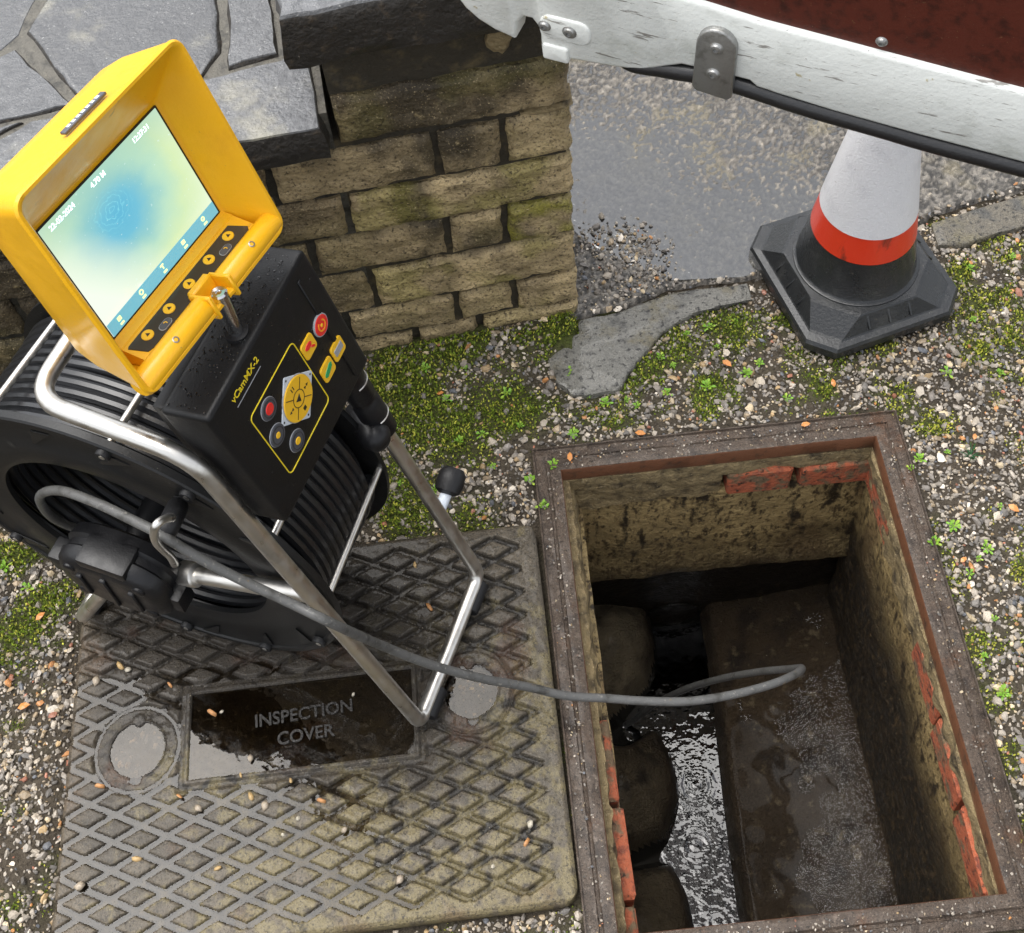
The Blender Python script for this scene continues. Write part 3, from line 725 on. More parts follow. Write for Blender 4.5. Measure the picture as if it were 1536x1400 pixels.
# standing water in the panel, the keyholes and between the ribs
def disc(c_, r, z, n=36): return cov(c_[0] + r * np.cos(np.arange(n) / n * 6.2832), c_[1] + r * np.sin(np.arange(n) / n * 6.2832), z)
obj('water', cov(np.array([PU0, PU1, PU1, PU0]), np.array([PV0, PV0, PV1, PV1]), CVT - .0031), [[0, 1, 2, 3]], 'cover_water', cvo)
for ki, K in enumerate((K1, K2)):
    r_ = np.random.default_rng(80 + ki); na = 26; aa = r_.uniform(0, 6.283, na); rr_ = KR * np.sqrt(r_.random(na)) * .86
    q = cov(K[0] + rr_ * np.cos(aa), K[1] + rr_ * np.sin(aa), CVT - .0105)
    GRIT.append((q, r_.uniform(.004, .009, na), 90 + ki))
for K in (K1, K2): obj('water', disc(K, KR + .001, CVT - .0040), [list(range(36))], 'cover_water', cvo)

# ------------------------------------------------------------------ stone wall with its pier
wall = thing('stone_wall', 'low rough-faced stone wall with mossy pier end and slate coping', 'wall', wallp(.3, -.15, 0))
def stone(l0, l1, z0, z1, out=.0, seed=0, green=0., dark=0., light=0.):
    nu = max(7, int((l1 - l0) / .007)); nv = max(6, int((z1 - z0) / .007))
    U_, V_ = np.meshgrid(np.linspace(0, 1, nu), np.linspace(0, 1, nv), indexing='ij')
    l = l0 + (l1 - l0) * U_; z = z0 + (z1 - z0) * V_
    eu = np.minimum(U_ * (l1 - l0), (1 - U_) * (l1 - l0)); ev = np.minimum(V_, 1 - V_) * (z1 - z0); e = np.minimum(eu, ev)
    d = out + .009 * (fbm(l * 26 + seed, z * 60, seed, 4) - .45) + .008 * (fbm(l * 80, z * 140, seed + 5, 3) - .5) - .007 * np.exp(-e / .0022)
    l = l + .004 * (fbm(z * 50, l * 20, seed + 9, 2) - .5) * 2 * (np.abs(U_ - .5) > .49); z = z + .004 * (fbm(l * 40, z * 10, seed + 11, 2) - .5) * 2 * (np.abs(V_ - .5) > .49)
    P = WO + WD * l[..., None] + WNO * d[..., None]; P[..., 2] = z
    v = P.reshape(-1, 3)
    per = [i * nv for i in range(nu)] + [(nu - 1) * nv + j for j in range(1, nv)] + [i * nv + nv - 1 for i in range(nu - 2, -1, -1)] + [j for j in range(nv - 2, 0, -1)]
    back = v[per] - WNO * .07
    f = grid_faces(nu, nv).tolist(); o = len(v); n_ = len(per)
    f += [[per[i], per[(i + 1) % n_], o + (i + 1) % n_, o + i] for i in range(n_)]
    rs = np.random.default_rng(seed)
    base = np.array([.46, .35, .19]) * (.65 + .6 * rs.random()) * (1 + .5 * light)
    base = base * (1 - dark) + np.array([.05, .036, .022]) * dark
    nn = fbm(l.ravel() * 20, z.ravel() * 20, seed + 3, 4)[:, None]
    c_ = base * (.25 + 1.5 * nn)
    st_ = smooth(.50, .72, fbm(l.ravel() * 14, z.ravel() * 9, 44, 4) + .30 * (z.ravel() - .34) / .3 + .20 * (l.ravel() - .14) / .3)[:, None] * .8     # damp black staining running down from the coping
    c_ = c_ * (1 - st_) + np.array([.03, .023, .015]) * st_
    gm = smooth(.42, .60, fbm(l.ravel() * 16, z.ravel() * 16, 40, 4) + .0)[:, None] * green
    c_ = c_ * (1 - gm) + np.array([.30, .28, .03]) * gm
    return obj('stone', np.concatenate([v, back]), f, 'wall_stone', wall, col=np.concatenate([c_, c_[per]]))
def lx(x): return (.055 - x) / .990
courses = [  # z0, z1, joints measured along the wall from its end
    (-.02, .036, [0, .15, .25, .39, .53, .66, .78, .92, 1.06]),
    (.044, .109, [0, .0935, .181, .345, .49, .57, .72, .86, 1.06]),
    (.117, .203, [0, .295, .455, .615, .70, .88, 1.06]),
    (.211, .288, [0, .0975, .178, .365, .515, .605, .765, .905, 1.06]),
    (.296, .373, [0, .3045, .42, .61, .69, .86, 1.06]),
    (.382, .463, [0, .0875, .1755, .39, .55, .68, .76, .92, 1.06]),
    (.475, .555, [0, .2975]),
    (.562, .636, [0, .2975]),
]
sd_ = 300
for ci, (z0, z1, js) in enumerate(courses):
    for k in range(len(js) - 1):
        l0 = js[k] + (.0 if k == 0 else .0055); l1 = js[k + 1] - .0055
        g = (1.15 if js[k] < .085 else .12) * (1.0 if 1 <= ci <= 4 else .2)
        if ci in (2, 4) and k == 0: g = .55
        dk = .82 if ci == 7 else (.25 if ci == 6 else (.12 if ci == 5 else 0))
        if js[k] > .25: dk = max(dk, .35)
        stone(l0, l1, z0, z1, out=-.035 if ci == 7 else .002 * math.sin(sd_ * 1.7), seed=sd_, green=g * .75, dark=dk, light=.7 if (ci, k) in ((1, 1), (3, 1)) else 0); sd_ += 1
# body and mortar behind the faces
def wbox(l0, l1, o0, o1, z0, z1, m, name, bev=.0):
    tf = lambda v: np.array([wallp(a, b, c) for a, b, c in v])
    v, f = box3((l0, o0, z0), (l1, o1, z1), bev, tf); return obj(name, v, [q[::-1] for q in f], m, wall, smoothing=False)
wbox(.006, 1.08, -.34, -.010, -.05, .476, 'wall_mortar', 'core')
wbox(.006, .292, -.34, -.012, .476, .640, 'wall_mortar', 'core')
# lime mortar smears on the pier
for (l, z, w_, h_) in [(.082, .602, .034, .05), (.03, .468, .07, .012)]:
    v, f = lathe(wallp(l, -.012, z), WNO, [(.001, .012), (.6, .011), (.9, .007), (1.0, -.03)], 18)
    c0 = wallp(l, -.012, z); rel = v - c0
    al = rel @ WD; ou = rel @ WNO; zz = rel[:, 2]
    jj = 1 + .35 * (fbm(al * 3 + l * 30, zz * 3, 9, 2) - .5)
    v = c0 + WD * (al * w_ / 2 * jj)[:, None] + WNO * ou[:, None] + np.c_[np.zeros(len(v)), np.zeros(len(v)), zz * h_ / 2 * jj]
    obj('mortar_smear', v, f, 'mortar', wall)
# coping slab on the pier: rough broken edge, smooth wet top
def slab(poly, z0, z1, name, parent, seed, rough=.006, tint=1., sub=.02):
    """paving slab with a broken edge: poly is a list of xy"""
    pts = []
    for i in range(len(poly)):
        a = np.array(poly[i][:2], float); b = np.array(poly[(i + 1) % len(poly)][:2], float); n_ = max(1, int(np.linalg.norm(b - a) / sub))
        for k in range(n_): pts.append(a + (b - a) * k / n_)
    pts = np.array(pts); c_ = pts.mean(0)
    nrm = np.roll(pts, -1, 0) - np.roll(pts, 1, 0); nrm = np.c_[nrm[:, 1], -nrm[:, 0]]; nrm /= np.linalg.norm(nrm, axis=1)[:, None]
    if (nrm * (pts - c_)).sum() < 0: nrm = -nrm
    h = z1 - z0; levels = [(-.012, 0), (0, .08), (.002, .3), (.001, .55), (-.001, .8), (-.004, .96)]
    rings = []
    for k, (o_, t) in enumerate(levels):
        d = o_ + rough * (fbm(pts[:, 0] * 45 + k * .55, pts[:, 1] * 45, seed + k // 2, 3) - .5) * 2
        rings.append(np.c_[pts + nrm * d[:, None], np.full(len(pts), z0 + h * t)])
    top = rings[-1][:, :2]
    for s in (.985, .93):
        pr = c_ + (top - c_) * s; rings.append(np.c_[pr, z1 + .003 * (fbm(pr[:, 0] * 12, pr[:, 1] * 12, seed, 3) - .5)])
    v, f = loft(rings, True, True)
    n_ = len(pts); fm = [0] * len(f)
    for i in range(len(f)):
        if i < n_ * (len(levels) - 1): fm[i] = 1
    cc = np.array([.088, .090, .094]) * tint * (.8 + .5 * fbm(v[:, 0] * 9, v[:, 1] * 9, seed + 2, 3)[:, None])
    return obj(name, v, f, ['slate', 'slate_edge'], parent, fm=fm, col=cc, smoothing=True)
def wxy(l, out): return wallp(l, out, 0)[:2]
slab([wxy(.326, .026), wxy(.2, .023), wxy(.1, .028), wxy(-.03, .026), wxy(-.03, -.40), wxy(.318, -.40)], .638, .720, 'coping', wall, 61, .008, 1.15)

# ------------------------------------------------------------------ raised patio of crazy paving behind the wall
PZ = .534
bedpts = [wxy(.300, -.01), wxy(1.5, -.01), wxy(1.5, -1.6), wxy(.300, -1.6)]
vb, fb_ = loft([np.array([[*p, -.02] for p in bedpts]), np.array([[*p, PZ - .0055] for p in bedpts])], False, True)
patio = obj('patio', vb, fb_, 'patio_mortar', kind='structure', smoothing=False)
def zp(x, y): return on_z(x, y, PZ)[:2]
def shrink(poly, d):
    p = np.array(poly, float); c_ = p.mean(0); return [c_ + (q - c_) * (1 - d / np.linalg.norm(q - c_)) for q in p]
fe = lambda l: wxy(l, .022)
fb2 = [zp(0, 187), zp(130, 162), zp(422, 88)]
pl = [
    [fe(.306), fe(.54), zp(250, 130), zp(333, 110), zp(422, 88), wxy(.306, -.15)],
    [fe(.545), fe(.84), zp(45, 178), zp(130, 162), zp(245, 132)],
    [fe(.845), fe(1.15), wxy(1.15, -.12), zp(-90, 200), zp(38, 180)],
    [zp(36, 47), zp(66, -4), zp(80, -40), zp(322, -60), zp(328, 0), zp(333, 76), zp(302, 117), zp(122, 158)],
    [zp(-60, 110), zp(-2, 82), zp(22, 70), zp(112, 157), zp(0, 184), zp(-60, 195)],
    [zp(-70, -40), zp(74, -40), zp(54, 2), zp(28, 50), zp(2, 74), zp(-70, 100)],
    [zp(338, -50), zp(400, -60), zp(408, 0), zp(418, 82), zp(340, 104), zp(340, 70)],
    [zp(-300, 250), zp(-70, 205), zp(-70, -40), zp(-320, -40)],
    [zp(-100, -50), zp(398, -66), zp(380, -260), zp(-120, -260)],
]
for i, p in enumerate(pl):
    slab(shrink(p, .0006), PZ - .056 if i < 3 else PZ - .03, PZ + (.0 if i < 3 else -.002 + .003 * math.sin(i * 2.3)), 'paving_slab', patio, 400 + i * 7, .004, [1.1, 1.0, 1.0, .72, .85, .8, .9, .9, .9][i])

# ------------------------------------------------------------------ loose gravel, moss and weeds
def scatter_mask(x, y, pad=0.):
    u, v = cov_inv(x, y)
    m = ~((u > -pad) & (u < CVL + pad) & (v > -pad) & (v < CVW + pad))
    m &= ~((x > -FM - pad) & (x < MW + FM + pad) & (y > -FM - pad) & (y < ML + FM + pad))
    d = (x - WO[0]) * WNO[0] + (y - WO[1]) * WNO[1]; l = (x - WO[0]) * WD[0] + (y - WO[1]) * WD[1]
    m &= ~((d < .004) & (l > -.004))
    return m
PHI = (1 + 5 ** .5) / 2
ico_v = np.array([(-1, PHI, 0), (1, PHI, 0), (-1, -PHI, 0), (1, -PHI, 0), (0, -1, PHI), (0, 1, PHI), (0, -1, -PHI), (0, 1, -PHI), (PHI, 0, -1), (PHI, 0, 1), (-PHI, 0, -1), (-PHI, 0, 1)]) / math.sqrt(1 + PHI * PHI)
ico_f = np.array([(0, 11, 5), (0, 5, 1), (0, 1, 7), (0, 7, 10), (0, 10, 11), (1, 5, 9), (5, 11, 4), (11, 10, 2), (10, 7, 6), (7, 1, 8), (3, 9, 4), (3, 4, 2), (3, 2, 6), (3, 6, 8), (3, 8, 9), (4, 9, 5), (2, 4, 11), (6, 2, 10), (8, 6, 7), (9, 8, 1)])
PAL = np.array([(.20, .185, .165), (.15, .14, .13), (.26, .24, .21), (.33, .30, .255), (.10, .095, .09), (.38, .35, .31), (.24, .195, .135), (.30, .22, .12), (.36, .17, .06), (.30, .13, .085), (.55, .52, .47), (.09, .10, .12), (.45, .38, .26)])
PPR = np.array([18, 18, 16, 10, 14, 6, 8, 4, 1.6, 1.2, 2.2, 4, 4]); PPR = PPR / PPR.sum()
def pebbles(x, y, z, size, seed, dull=1.):
    n = len(x); r_ = np.random.default_rng(seed)
    q = r_.normal(size=(n, 4)); q /= np.linalg.norm(q, axis=1)[:, None]
    w_, a, b, c_ = q.T
    Rm = np.stack([np.stack([1 - 2 * (b * b + c_ * c_), 2 * (a * b - c_ * w_), 2 * (a * c_ + b * w_)], -1), np.stack([2 * (a * b + c_ * w_), 1 - 2 * (a * a + c_ * c_), 2 * (b * c_ - a * w_)], -1), np.stack([2 * (a * c_ - b * w_), 2 * (b * c_ + a * w_), 1 - 2 * (a * a + b * b)], -1)], 1)
    sc_ = np.stack([size * .5 * r_.uniform(.8, 1.35, n), size * .5 * r_.uniform(.65, 1.1, n), size * .5 * r_.uniform(.45, .8, n)], -1)
    loc = ico_v[None] * (1 + .22 * r_.normal(size=(n, 12, 1)).clip(-1.5, 1.5)) * sc_[:, None]
    P = np.einsum('nij,nkj->nki', Rm, loc)
    P[..., 2] *= .8
    P = P + np.stack([x, y, z + size * .12], -1)[:, None]
    f = (ico_f[None] + 12 * np.arange(n)[:, None, None]).reshape(-1, 3)
    ci = r_.choice(len(PAL), n, p=PPR)
    c0 = PAL[ci] * r_.uniform(.8, 1.45, (n, 1)) * dull * np.array([1.06, 1.0, .93])
    return P.reshape(-1, 3), f, np.repeat(c0, 12, 0)
def rand_ground(n, x0, x1, y0, y1, seed):
    r_ = np.random.default_rng(seed); return r_.uniform(x0, x1, n), r_.uniform(y0, y1, n), r_
gvs = []; gfs = []; gcs = []; off = 0
for k, (n, s0, s1) in enumerate([(3600, .0095, .015), (19000, .006, .010), (70000, .003, .0055)]):
    x, y, r_ = rand_ground(n, -.86, .92, -.12, 1.06, 500 + k)
    keep = scatter_mask(x, y, .004)
    beyond = (y > drive_edge(x) - .004) & (x > .045)
    patch = np.maximum(np.exp(-(((x - .12) / .085) ** 2 + ((y - .94) / .085) ** 2)), np.exp(-(((y - drive_edge(x)) / .012) ** 2)) * .55)
    keep &= ~beyond | (r_.random(n) < np.clip(patch * 1.9 - .3, 0, 1))
    inn = in_poly(x, y, kc + (KERB - kc) * .86); keep &= ~in_poly(x, y, KERB) | (r_.random(n) < np.where(inn, .03, .35))
    ms = moss_f(x, y)
    dens = fbm(x * 12, y * 12, 77, 3)
    keep &= r_.random(n) < np.clip(1.12 - 1.0 * ms - .55 * smooth(.55, .7, dens) * (x < .5), .06, 1)
    x, y = x[keep], y[keep]; size = r_.uniform(s0, s1, len(x))
    z = np.where((y > drive_edge(x)) & (x > .045), .008, ground_h(x, y))
    v, f, c_ = pebbles(x, y, z, size, 600 + k)
    gvs.append(v); gfs.append(f + off); gcs.append(c_); off += len(v)
for q, sz, sd2 in GRIT:
    v, f, c_ = pebbles(q[:, 0], q[:, 1], q[:, 2], sz, sd2, 1.5); big('grit', v, f, 'pebble', cvo, col=c_, kind='stuff')
# grit lying on the iron frame
n = 900; r_ = np.random.default_rng(9)
side = r_.integers(0, 4, n); t = r_.random(n); w_ = r_.uniform(.004, FM - .005, n)
x = np.where(side == 0, t * MW, np.where(side == 1, MW + w_, np.where(side == 2, t * MW, -w_))); y = np.where(side == 0, -w_, np.where(side == 1, t * ML, np.where(side == 2, ML + w_, t * ML)))
v, f, c_ = pebbles(x, y, np.full(n, .0048), r_.uniform(.0015, .0042, n), 640, .9); gvs.append(v); gfs.append(f + off); gcs.append(c_); off += len(v)
tag(big('gravel', np.concatenate(gvs), np.concatenate(gfs), 'pebble', col=np.concatenate(gcs), kind='stuff'), 'loose mixed grey and tan gravel around the cover and chamber', 'gravel')

# moss: short upright leaflets
n = 260000; x, y, r_ = rand_ground(n, -.86, .92, .0, 1.0, 900)
ms = moss_f(x, y)
keep = scatter_mask(x, y, -.006) & (r_.random(n) < ms * 1.3) & (ms > .10) & ~((y > drive_edge(x) - .002) & (x > .05)) & ~in_poly(x, y, KERB)
x, y, ms = x[keep], y[keep], ms[keep]; n = len(x)
an = r_.uniform(0, 6.283, n); ln = r_.uniform(.0022, .0055, n) * (.6 + .6 * ms); tl = r_.uniform(.15, .9, n); wd = r_.uniform(.0006, .0012, n)
zb = ground_h(x, y) - .001 + .004 * ms
dirv = np.stack([np.cos(an) * np.sin(tl), np.sin(an) * np.sin(tl), np.cos(tl)], -1); sv = np.stack([-np.sin(an), np.cos(an), np.zeros(n)], -1)
b0 = np.stack([x, y, zb], -1)
mv = np.stack([b0 - sv * wd[:, None], b0 + sv * wd[:, None], b0 + dirv * ln[:, None] * .6 + sv * wd[:, None] * 1.3, b0 + dirv * ln[:, None], b0 + dirv * ln[:, None] * .6 - sv * wd[:, None] * 1.3], 1).reshape(-1, 3)
mf = np.arange(n * 5).reshape(n, 5)
mc = np.array([.12, .17, .014]) * r_.uniform(.45, 1.5, (n, 1)); yl = r_.random((n, 1)) < np.where(x > .47, .55, .25)[:, None]; mc = np.where(yl, np.array([.42, .42, .06]) * r_.uniform(.6, 1.2, (n, 1)), mc)
tag(big('moss', mv, mf, 'moss', col=np.repeat(mc, 5, 0), kind='stuff'), 'dark green moss carpeting the gravel at the foot of the wall', 'moss')

# small weeds: rosettes of leaflets
def rosette_mesh(seed, r, nleaf, m='weed', blade=False):
    rs = random.Random(seed); V = []; Fc = []
    for i in range(nleaf):
        a = i * 2.4 + rs.uniform(-.3, .3); el = rs.uniform(.25, 1.15); L_ = r * rs.uniform(.55, 1.05)
        d = np.array([math.cos(a) * math.cos(el), math.sin(a) * math.cos(el), math.sin(el)]); s = np.array([-math.sin(a), math.cos(a), 0]); up = np.cross(d, s) * -1
        wv = (.06 if blade else .30) * L_
        sections = [(0, .08), (.45, .25), (.7, 1), (.88, .8), (1, .05)] if not blade else [(0, .8), (.4, 1), (.75, .7), (1, .1)]
        o = len(V)
        for t, w_ in sections:
            c_ = d * L_ * t + np.array([0, 0, -.25 * L_ * t * t])
            V += [c_ - s * wv * w_ * .5, c_ + np.array([0, 0, -.06 * L_ * w_]), c_ + s * wv * w_ * .5]
        for k in range(len(sections) - 1):
            for q in range(2): Fc.append([o + k * 3 + q, o + k * 3 + q + 1, o + k * 3 + 4 + q, o + k * 3 + 3 + q])
    me = bpy.data.meshes.new('weed'); me.from_pydata([list(map(float, p)) for p in V], [], Fc); me.materials.append(MATS[m]); me.update(); return me
WM = [rosette_mesh(i, .011, 11 + i * 2) for i in range(5)]
WPX = [(1030, 502), (1062, 492), (990, 535), (1102, 484), (1010, 548), (1075, 520), (652, 735), (884, 592), (908, 604), (860, 652), (795, 722), (1480, 822), (1468, 838), (1455, 402), (1520, 385), (690, 662), (722, 652), (600, 725), (1120, 560), (1140, 545), (955, 610), (760, 590), (1365, 705), (1378, 690), (1430, 790), (1400, 815), (1455, 860), (1490, 930), (1475, 985), (1505, 1040), (830, 700), (815, 760), (1180, 600), (1060, 580), (640, 560), (700, 560), (40, 880), (8, 850), (590, 640), (740, 700), (1420, 680), (1500, 760), (940, 600), (1000, 590), (1460, 480), (1500, 560), (1420, 560), (780, 640), (670, 600), (850, 560)]
for i, (x, y) in enumerate(WPX):
    p = on_z(x, y)
    o = bpy.data.objects.new('weed', WM[i % 5]); COL.objects.link(o)
    o.location = (p[0], p[1], float(ground_h(p[0], p[1])) + .003); s = random.uniform(.65, 1.5); o.scale = (s, s, s); o.rotation_euler = (0, 0, random.uniform(0, 6.3))
    if y < 610 and 920 <= x < 1200: tag(o, 'small bright green weed seedling in moss between the cement strip and traffic cone', 'weed', 'weed seedlings by the cement strip')
    elif x > 1350 and y < 600: tag(o, 'small bright green weed seedling in mossy gravel beside the cone base', 'weed', 'weed seedlings by the cone')
    elif x > 1350: tag(o, 'small bright green weed seedling in pale gravel along the chamber frame', 'weed', 'weed seedlings along the frame')
    elif x > 770: tag(o, 'small bright green weed seedling in gravel at the frame corner nearest the wall', 'weed', 'weed seedlings at the frame corner')
    elif x < 100: tag(o, 'small bright green weed seedling in moss behind the reel hub', 'weed', 'weed seedlings behind the reel')
    else: tag(o, 'small bright green weed seedling in dark moss between the wall and reel', 'weed', 'weed seedlings between wall and reel')
p = on_z(1455, 685); GM = rosette_mesh(77, .026, 18, 'grass_blade', True)
o = bpy.data.objects.new('grass_tuft', GM); COL.objects.link(o); o.location = (p[0], p[1], float(ground_h(p[0], p[1])) + .001)
tag(o, 'blue green tuft of narrow grass blades in gravel beside the chamber frame', 'grass')
# dead leaf scraps
LM = bpy.data.meshes.new('leaf_scrap')
lv = [(-.006, 0, 0), (-.002, .0035, .0012), (.003, .003, .0016), (.007, 0, .0005), (.003, -.003, .0016), (-.002, -.0035, .0012), (0, 0, .0022)]
lv += [(a, b, c - .0006) for a, b, c in lv]
LM.from_pydata(lv, [], [(0, 1, 6), (1, 2, 6), (2, 3, 6), (3, 4, 6), (4, 5, 6), (5, 0, 6), (8, 7, 13), (9, 8, 13), (10, 9, 13), (11, 10, 13), (12, 11, 13), (7, 12, 13)] + [(i, (i + 6 - 1) % 6, 7 + (i + 6 - 1) % 6, 7 + i) for i in range(6)]); LM.materials.append(MATS['dead_leaf'])
for i, (x, y, z) in enumerate([(855, 686, .008), (1208, 637, .008), (960, 650, .004), (1462, 655, .004), (1520, 762, .004), (60, 925, .004), (672, 548, .006), (660, 590, .006), (35, 1060, .004), (1250, 425 + 150, .004), (1090, 545, .004), (1445, 840, .004)]):
    p = on_z(x, y, z)
    o = bpy.data.objects.new('leaf_scrap', LM); COL.objects.link(o); o.location = tuple(p); o.rotation_euler = (random.uniform(-.2, .2), random.uniform(-.2, .2), random.uniform(0, 6.3)); s = random.uniform(.8, 1.4); o.scale = (s, s, s)
    if z > .007: tag(o, 'orange scrap of dead leaf lying on the rusty chamber frame', 'leaf', 'leaf scraps on the frame')
    elif z > .005: tag(o, 'orange scrap of dead leaf in moss at the wall foot', 'leaf', 'leaf scraps in the moss')
    elif x < 100: tag(o, 'orange scrap of dead leaf on gravel beside the cover', 'leaf', 'leaf scraps beside the cover')
    else: tag(o, 'orange scrap of dead leaf on gravel round the open chamber', 'leaf', 'leaf scraps round the chamber')
# single stones on the cover
SM = []
for i in range(4):
    v, f, c_ = pebbles(np.zeros(1), np.zeros(1), np.zeros(1), np.array([.009]), 700 + i)
    me = bpy.data.meshes.new('pebble'); me.from_pydata(v.tolist(), [], f.tolist()); me.materials.append(MATS['pebble']); me.polygons.foreach_set('use_smooth', np.ones(len(f), bool))
    a = me.attributes.new('col', 'FLOAT_COLOR', 'POINT'); cc = np.ones((12, 4)); cc[:, :3] = [(.42, .28, .12), (.46, .22, .08), (.42, .38, .30), (.33, .27, .2)][i]; a.data.foreach_set('color', cc.ravel()); SM.append(me)
for i, (x, y) in enumerate([(622, 848), (645, 912), (425, 1253), (298, 1213), (328, 1302), (790, 1265), (795, 1237), (517, 1245), (437, 1172), (482, 1202), (448, 1228), (398, 1209), (378, 1196), (318, 1070), (333, 1068), (376, 1138), (361, 1163), (255, 1028), (193, 1005), (145, 1022), (180, 1000), (270, 1195), (740, 1300), (600, 1320), (205, 1290), (150, 1180), (530, 1042), (120, 1330)]):
    p = on_z(x, y, CVT)
    o = bpy.data.objects.new('pebble', SM[i % 4]); COL.objects.link(o); o.location = (p[0], p[1], CVT + .0005); s = random.uniform(.7, 1.45); o.scale = (s, s, s); o.rotation_euler = (0, 0, random.uniform(0, 6.3))
    kc_ = ['tan', 'orange', 'pale grey', 'brown'][i % 4]; tag(o, 'loose %s pebble lying on the diamond tread cover' % kc_, 'pebble', kc_ + ' pebbles on the cover')

# ------------------------------------------------------------------ traffic cone
CX, CY = .482, .880
cone = thing('traffic_cone', 'red and white traffic cone on black octagonal rubber base under the van door', 'cone', (CX, CY, .008))
ca = math.radians(14.5)
def cpoly(S, cut, z, tw=0.):
    h = S / 2; p = [(h, -h + cut), (h, h - cut), (h - cut, h), (-h + cut, h), (-h, h - cut), (-h, -h + cut), (-h + cut, -h), (h - cut, -h)]
    return np.array([[CX + x * math.cos(ca) - y * math.sin(ca), CY + x * math.sin(ca) + y * math.cos(ca), z] for x, y in p])
v_, f_ = loft([cpoly(.250, .034, .004), cpoly(.256, .034, .007), cpoly(.256, .034, .022), cpoly(.250, .034, .027), cpoly(.232, .034, .0285), cpoly(.228, .035, .030), cpoly(.200, .052, .054), cpoly(.196, .054, .0562), cpoly(.10, .03, .0575)], True, True)
bm_ = obj('base', v_, f_, 'cone_rubber', cone, smoothing=False)
# ribs on the sloping sides of the base
for k in range(4):
    a = ca + k * math.pi / 2; ex = np.array([math.cos(a), math.sin(a), 0]); ey = np.array([-math.sin(a), math.cos(a), 0])
    for j in (-1, 0, 1):
        c0 = np.array([CX, CY, 0]) + ex * .1065 + ey * (.034 * j) + np.array([0, 0, .0425])
        sl = np.array([0, 0, 1]) * .024 - ex * .0185; sl /= np.linalg.norm(sl); nn_ = np.cross(ey, sl) * -1
        if nn_[2] < 0: nn_ = -nn_
        tf = lambda v, c0=c0, ey=ey, sl=sl, nn_=nn_: c0 + v[:, :1] * ey + v[:, 1:2] * sl + v[:, 2:] * nn_
        v, f = box3((-.002, -.012, -.004), (.002, .012, .0016), .0008, tf, 1); obj('rib', v, f, 'cone_rubber', bm_)
def cr(z): return .0885 - .150 * (z - .056)
prof = [(.0945, .0565), (.0940, .0585), (.0905, .0595), (cr(.062), .0625), (cr(.136), .136)]
v_, f_ = lathe((CX, CY, 0), (0, 0, 1), prof, 48, False); obj('skirt', v_, f_, 'cone_rubber', cone)
v_, f_ = lathe((CX, CY, 0), (0, 0, 1), [(cr(.136) - .001, .1355), (cr(.137) + .0006, .137), (cr(.187) + .0006, .187)], 48, False); obj('red_band', v_, f_, 'cone_red', cone)
v_, f_ = lathe((CX, CY, 0), (0, 0, 1), [(cr(.187), .1865), (cr(.188) + .0014, .1875), (cr(.42) + .0014, .42), (cr(.421), .4205)], 48, False); obj('white_sleeve', v_, f_, 'cone_white', cone)
v_, f_ = lathe((CX, CY, 0), (0, 0, 1), [(cr(.42), .42), (cr(.47), .47), (cr(.475) - .004, .476), (.014, .477), (.013, .44)], 48, False); obj('red_top', v_, f_, 'cone_red', cone)

# ------------------------------------------------------------------ open van door (its lower edge hangs over the cone)
SU, SV = 1.107, 1.27
DO = np.array([.054, .712, .7]); DE = np.array([.8842, -.4672, 0.]) * SU; DN = np.array([-.4672, -.8842, 0.]); DZv = np.array([0, 0, 1.]) * SV
door = thing('van_door', 'open white van door with brown plywood lining and black rubber seal', 'van door', DO + DE * .3)
dfr = (DO, DE, DZv, DN)
def prism(p2, n0, n1, bev=.003, fr=dfr):
    """extruded outline between depth n0 (back) and n1 (front) with a rounded front edge"""
    p2 = np.asarray(p2, float); n_ = len(p2)
    t = np.roll(p2, -1, 0) - np.roll(p2, 1, 0); nr = np.c_[t[:, 1], -t[:, 0]]; nr /= np.linalg.norm(nr, axis=1)[:, None] + 1e-12
    area = .5 * np.sum(p2[:, 0] * np.roll(p2[:, 1], -1) - np.roll(p2[:, 0], -1) * p2[:, 1])
    if area < 0: nr = -nr
    return loft([place(p2, n0, fr), place(p2, n1 - bev, fr), place(p2 - nr * bev * .35, n1 - bev * .35, fr), place(p2 - nr * bev, n1, fr)], True, True)
def dpts(px, off=0.):
    out = []
    for x, y in px:
        P = on_plane(x, y, DO + DN * off, DN) - DO; out.append((float(P @ DE), float(P[2])))
    return out
# frame outline: bottom edge with rounded corner at the hinge side
bot = [(.95, .013), (.409, .013), (.32, .0145), (.243, .017), (.19, .0205), (.171, .0225), (.164, .0275), (.12, .0275), (.10, .0265), (.085, .020), (.062, .009), (.036, .0045), (.0, .0015), (-.013, -.0005), (-.039, -.003)]
notch = [(-.0405, .004), (-.0405, .020), (-.0425, .030), (-.048, .0365), (-.056, .0365), (-.0625, .029), (-.0655, .016), (-.067, .0085)]
left = [(-.072, .009), (-.088, .0125), (-.105, .020), (-.118, .030), (-.128, .044), (-.136, .062), (-.141, .09), (-.143, .14), (-.143, .9)]
topi = [(.05, .9), (.05, .16), (.056, .125), (.07, .107), (.095, .0985), (.17, .092), (.384, .085), (.95, .082)]
outl = np.array(bot + notch + left + topi)
v_, f_ = prism(outl, -.028, 0, .004)
dfm = obj('inner_frame', v_, f_, 'white_paint', door)
# outer skin seen below as a pale lip
sk_ = np.array([(.95, -.010), (.409, -.008), (.278, -.0085), (.15, -.0045), (.09, .0005), (.068, .0035), (.05, .004), (.04, .02), (.95, .03)])
v_, f_ = prism(sk_[::-1], -.040, -.022, .002); obj('outer_skin', v_, f_, 'door_lip', door)
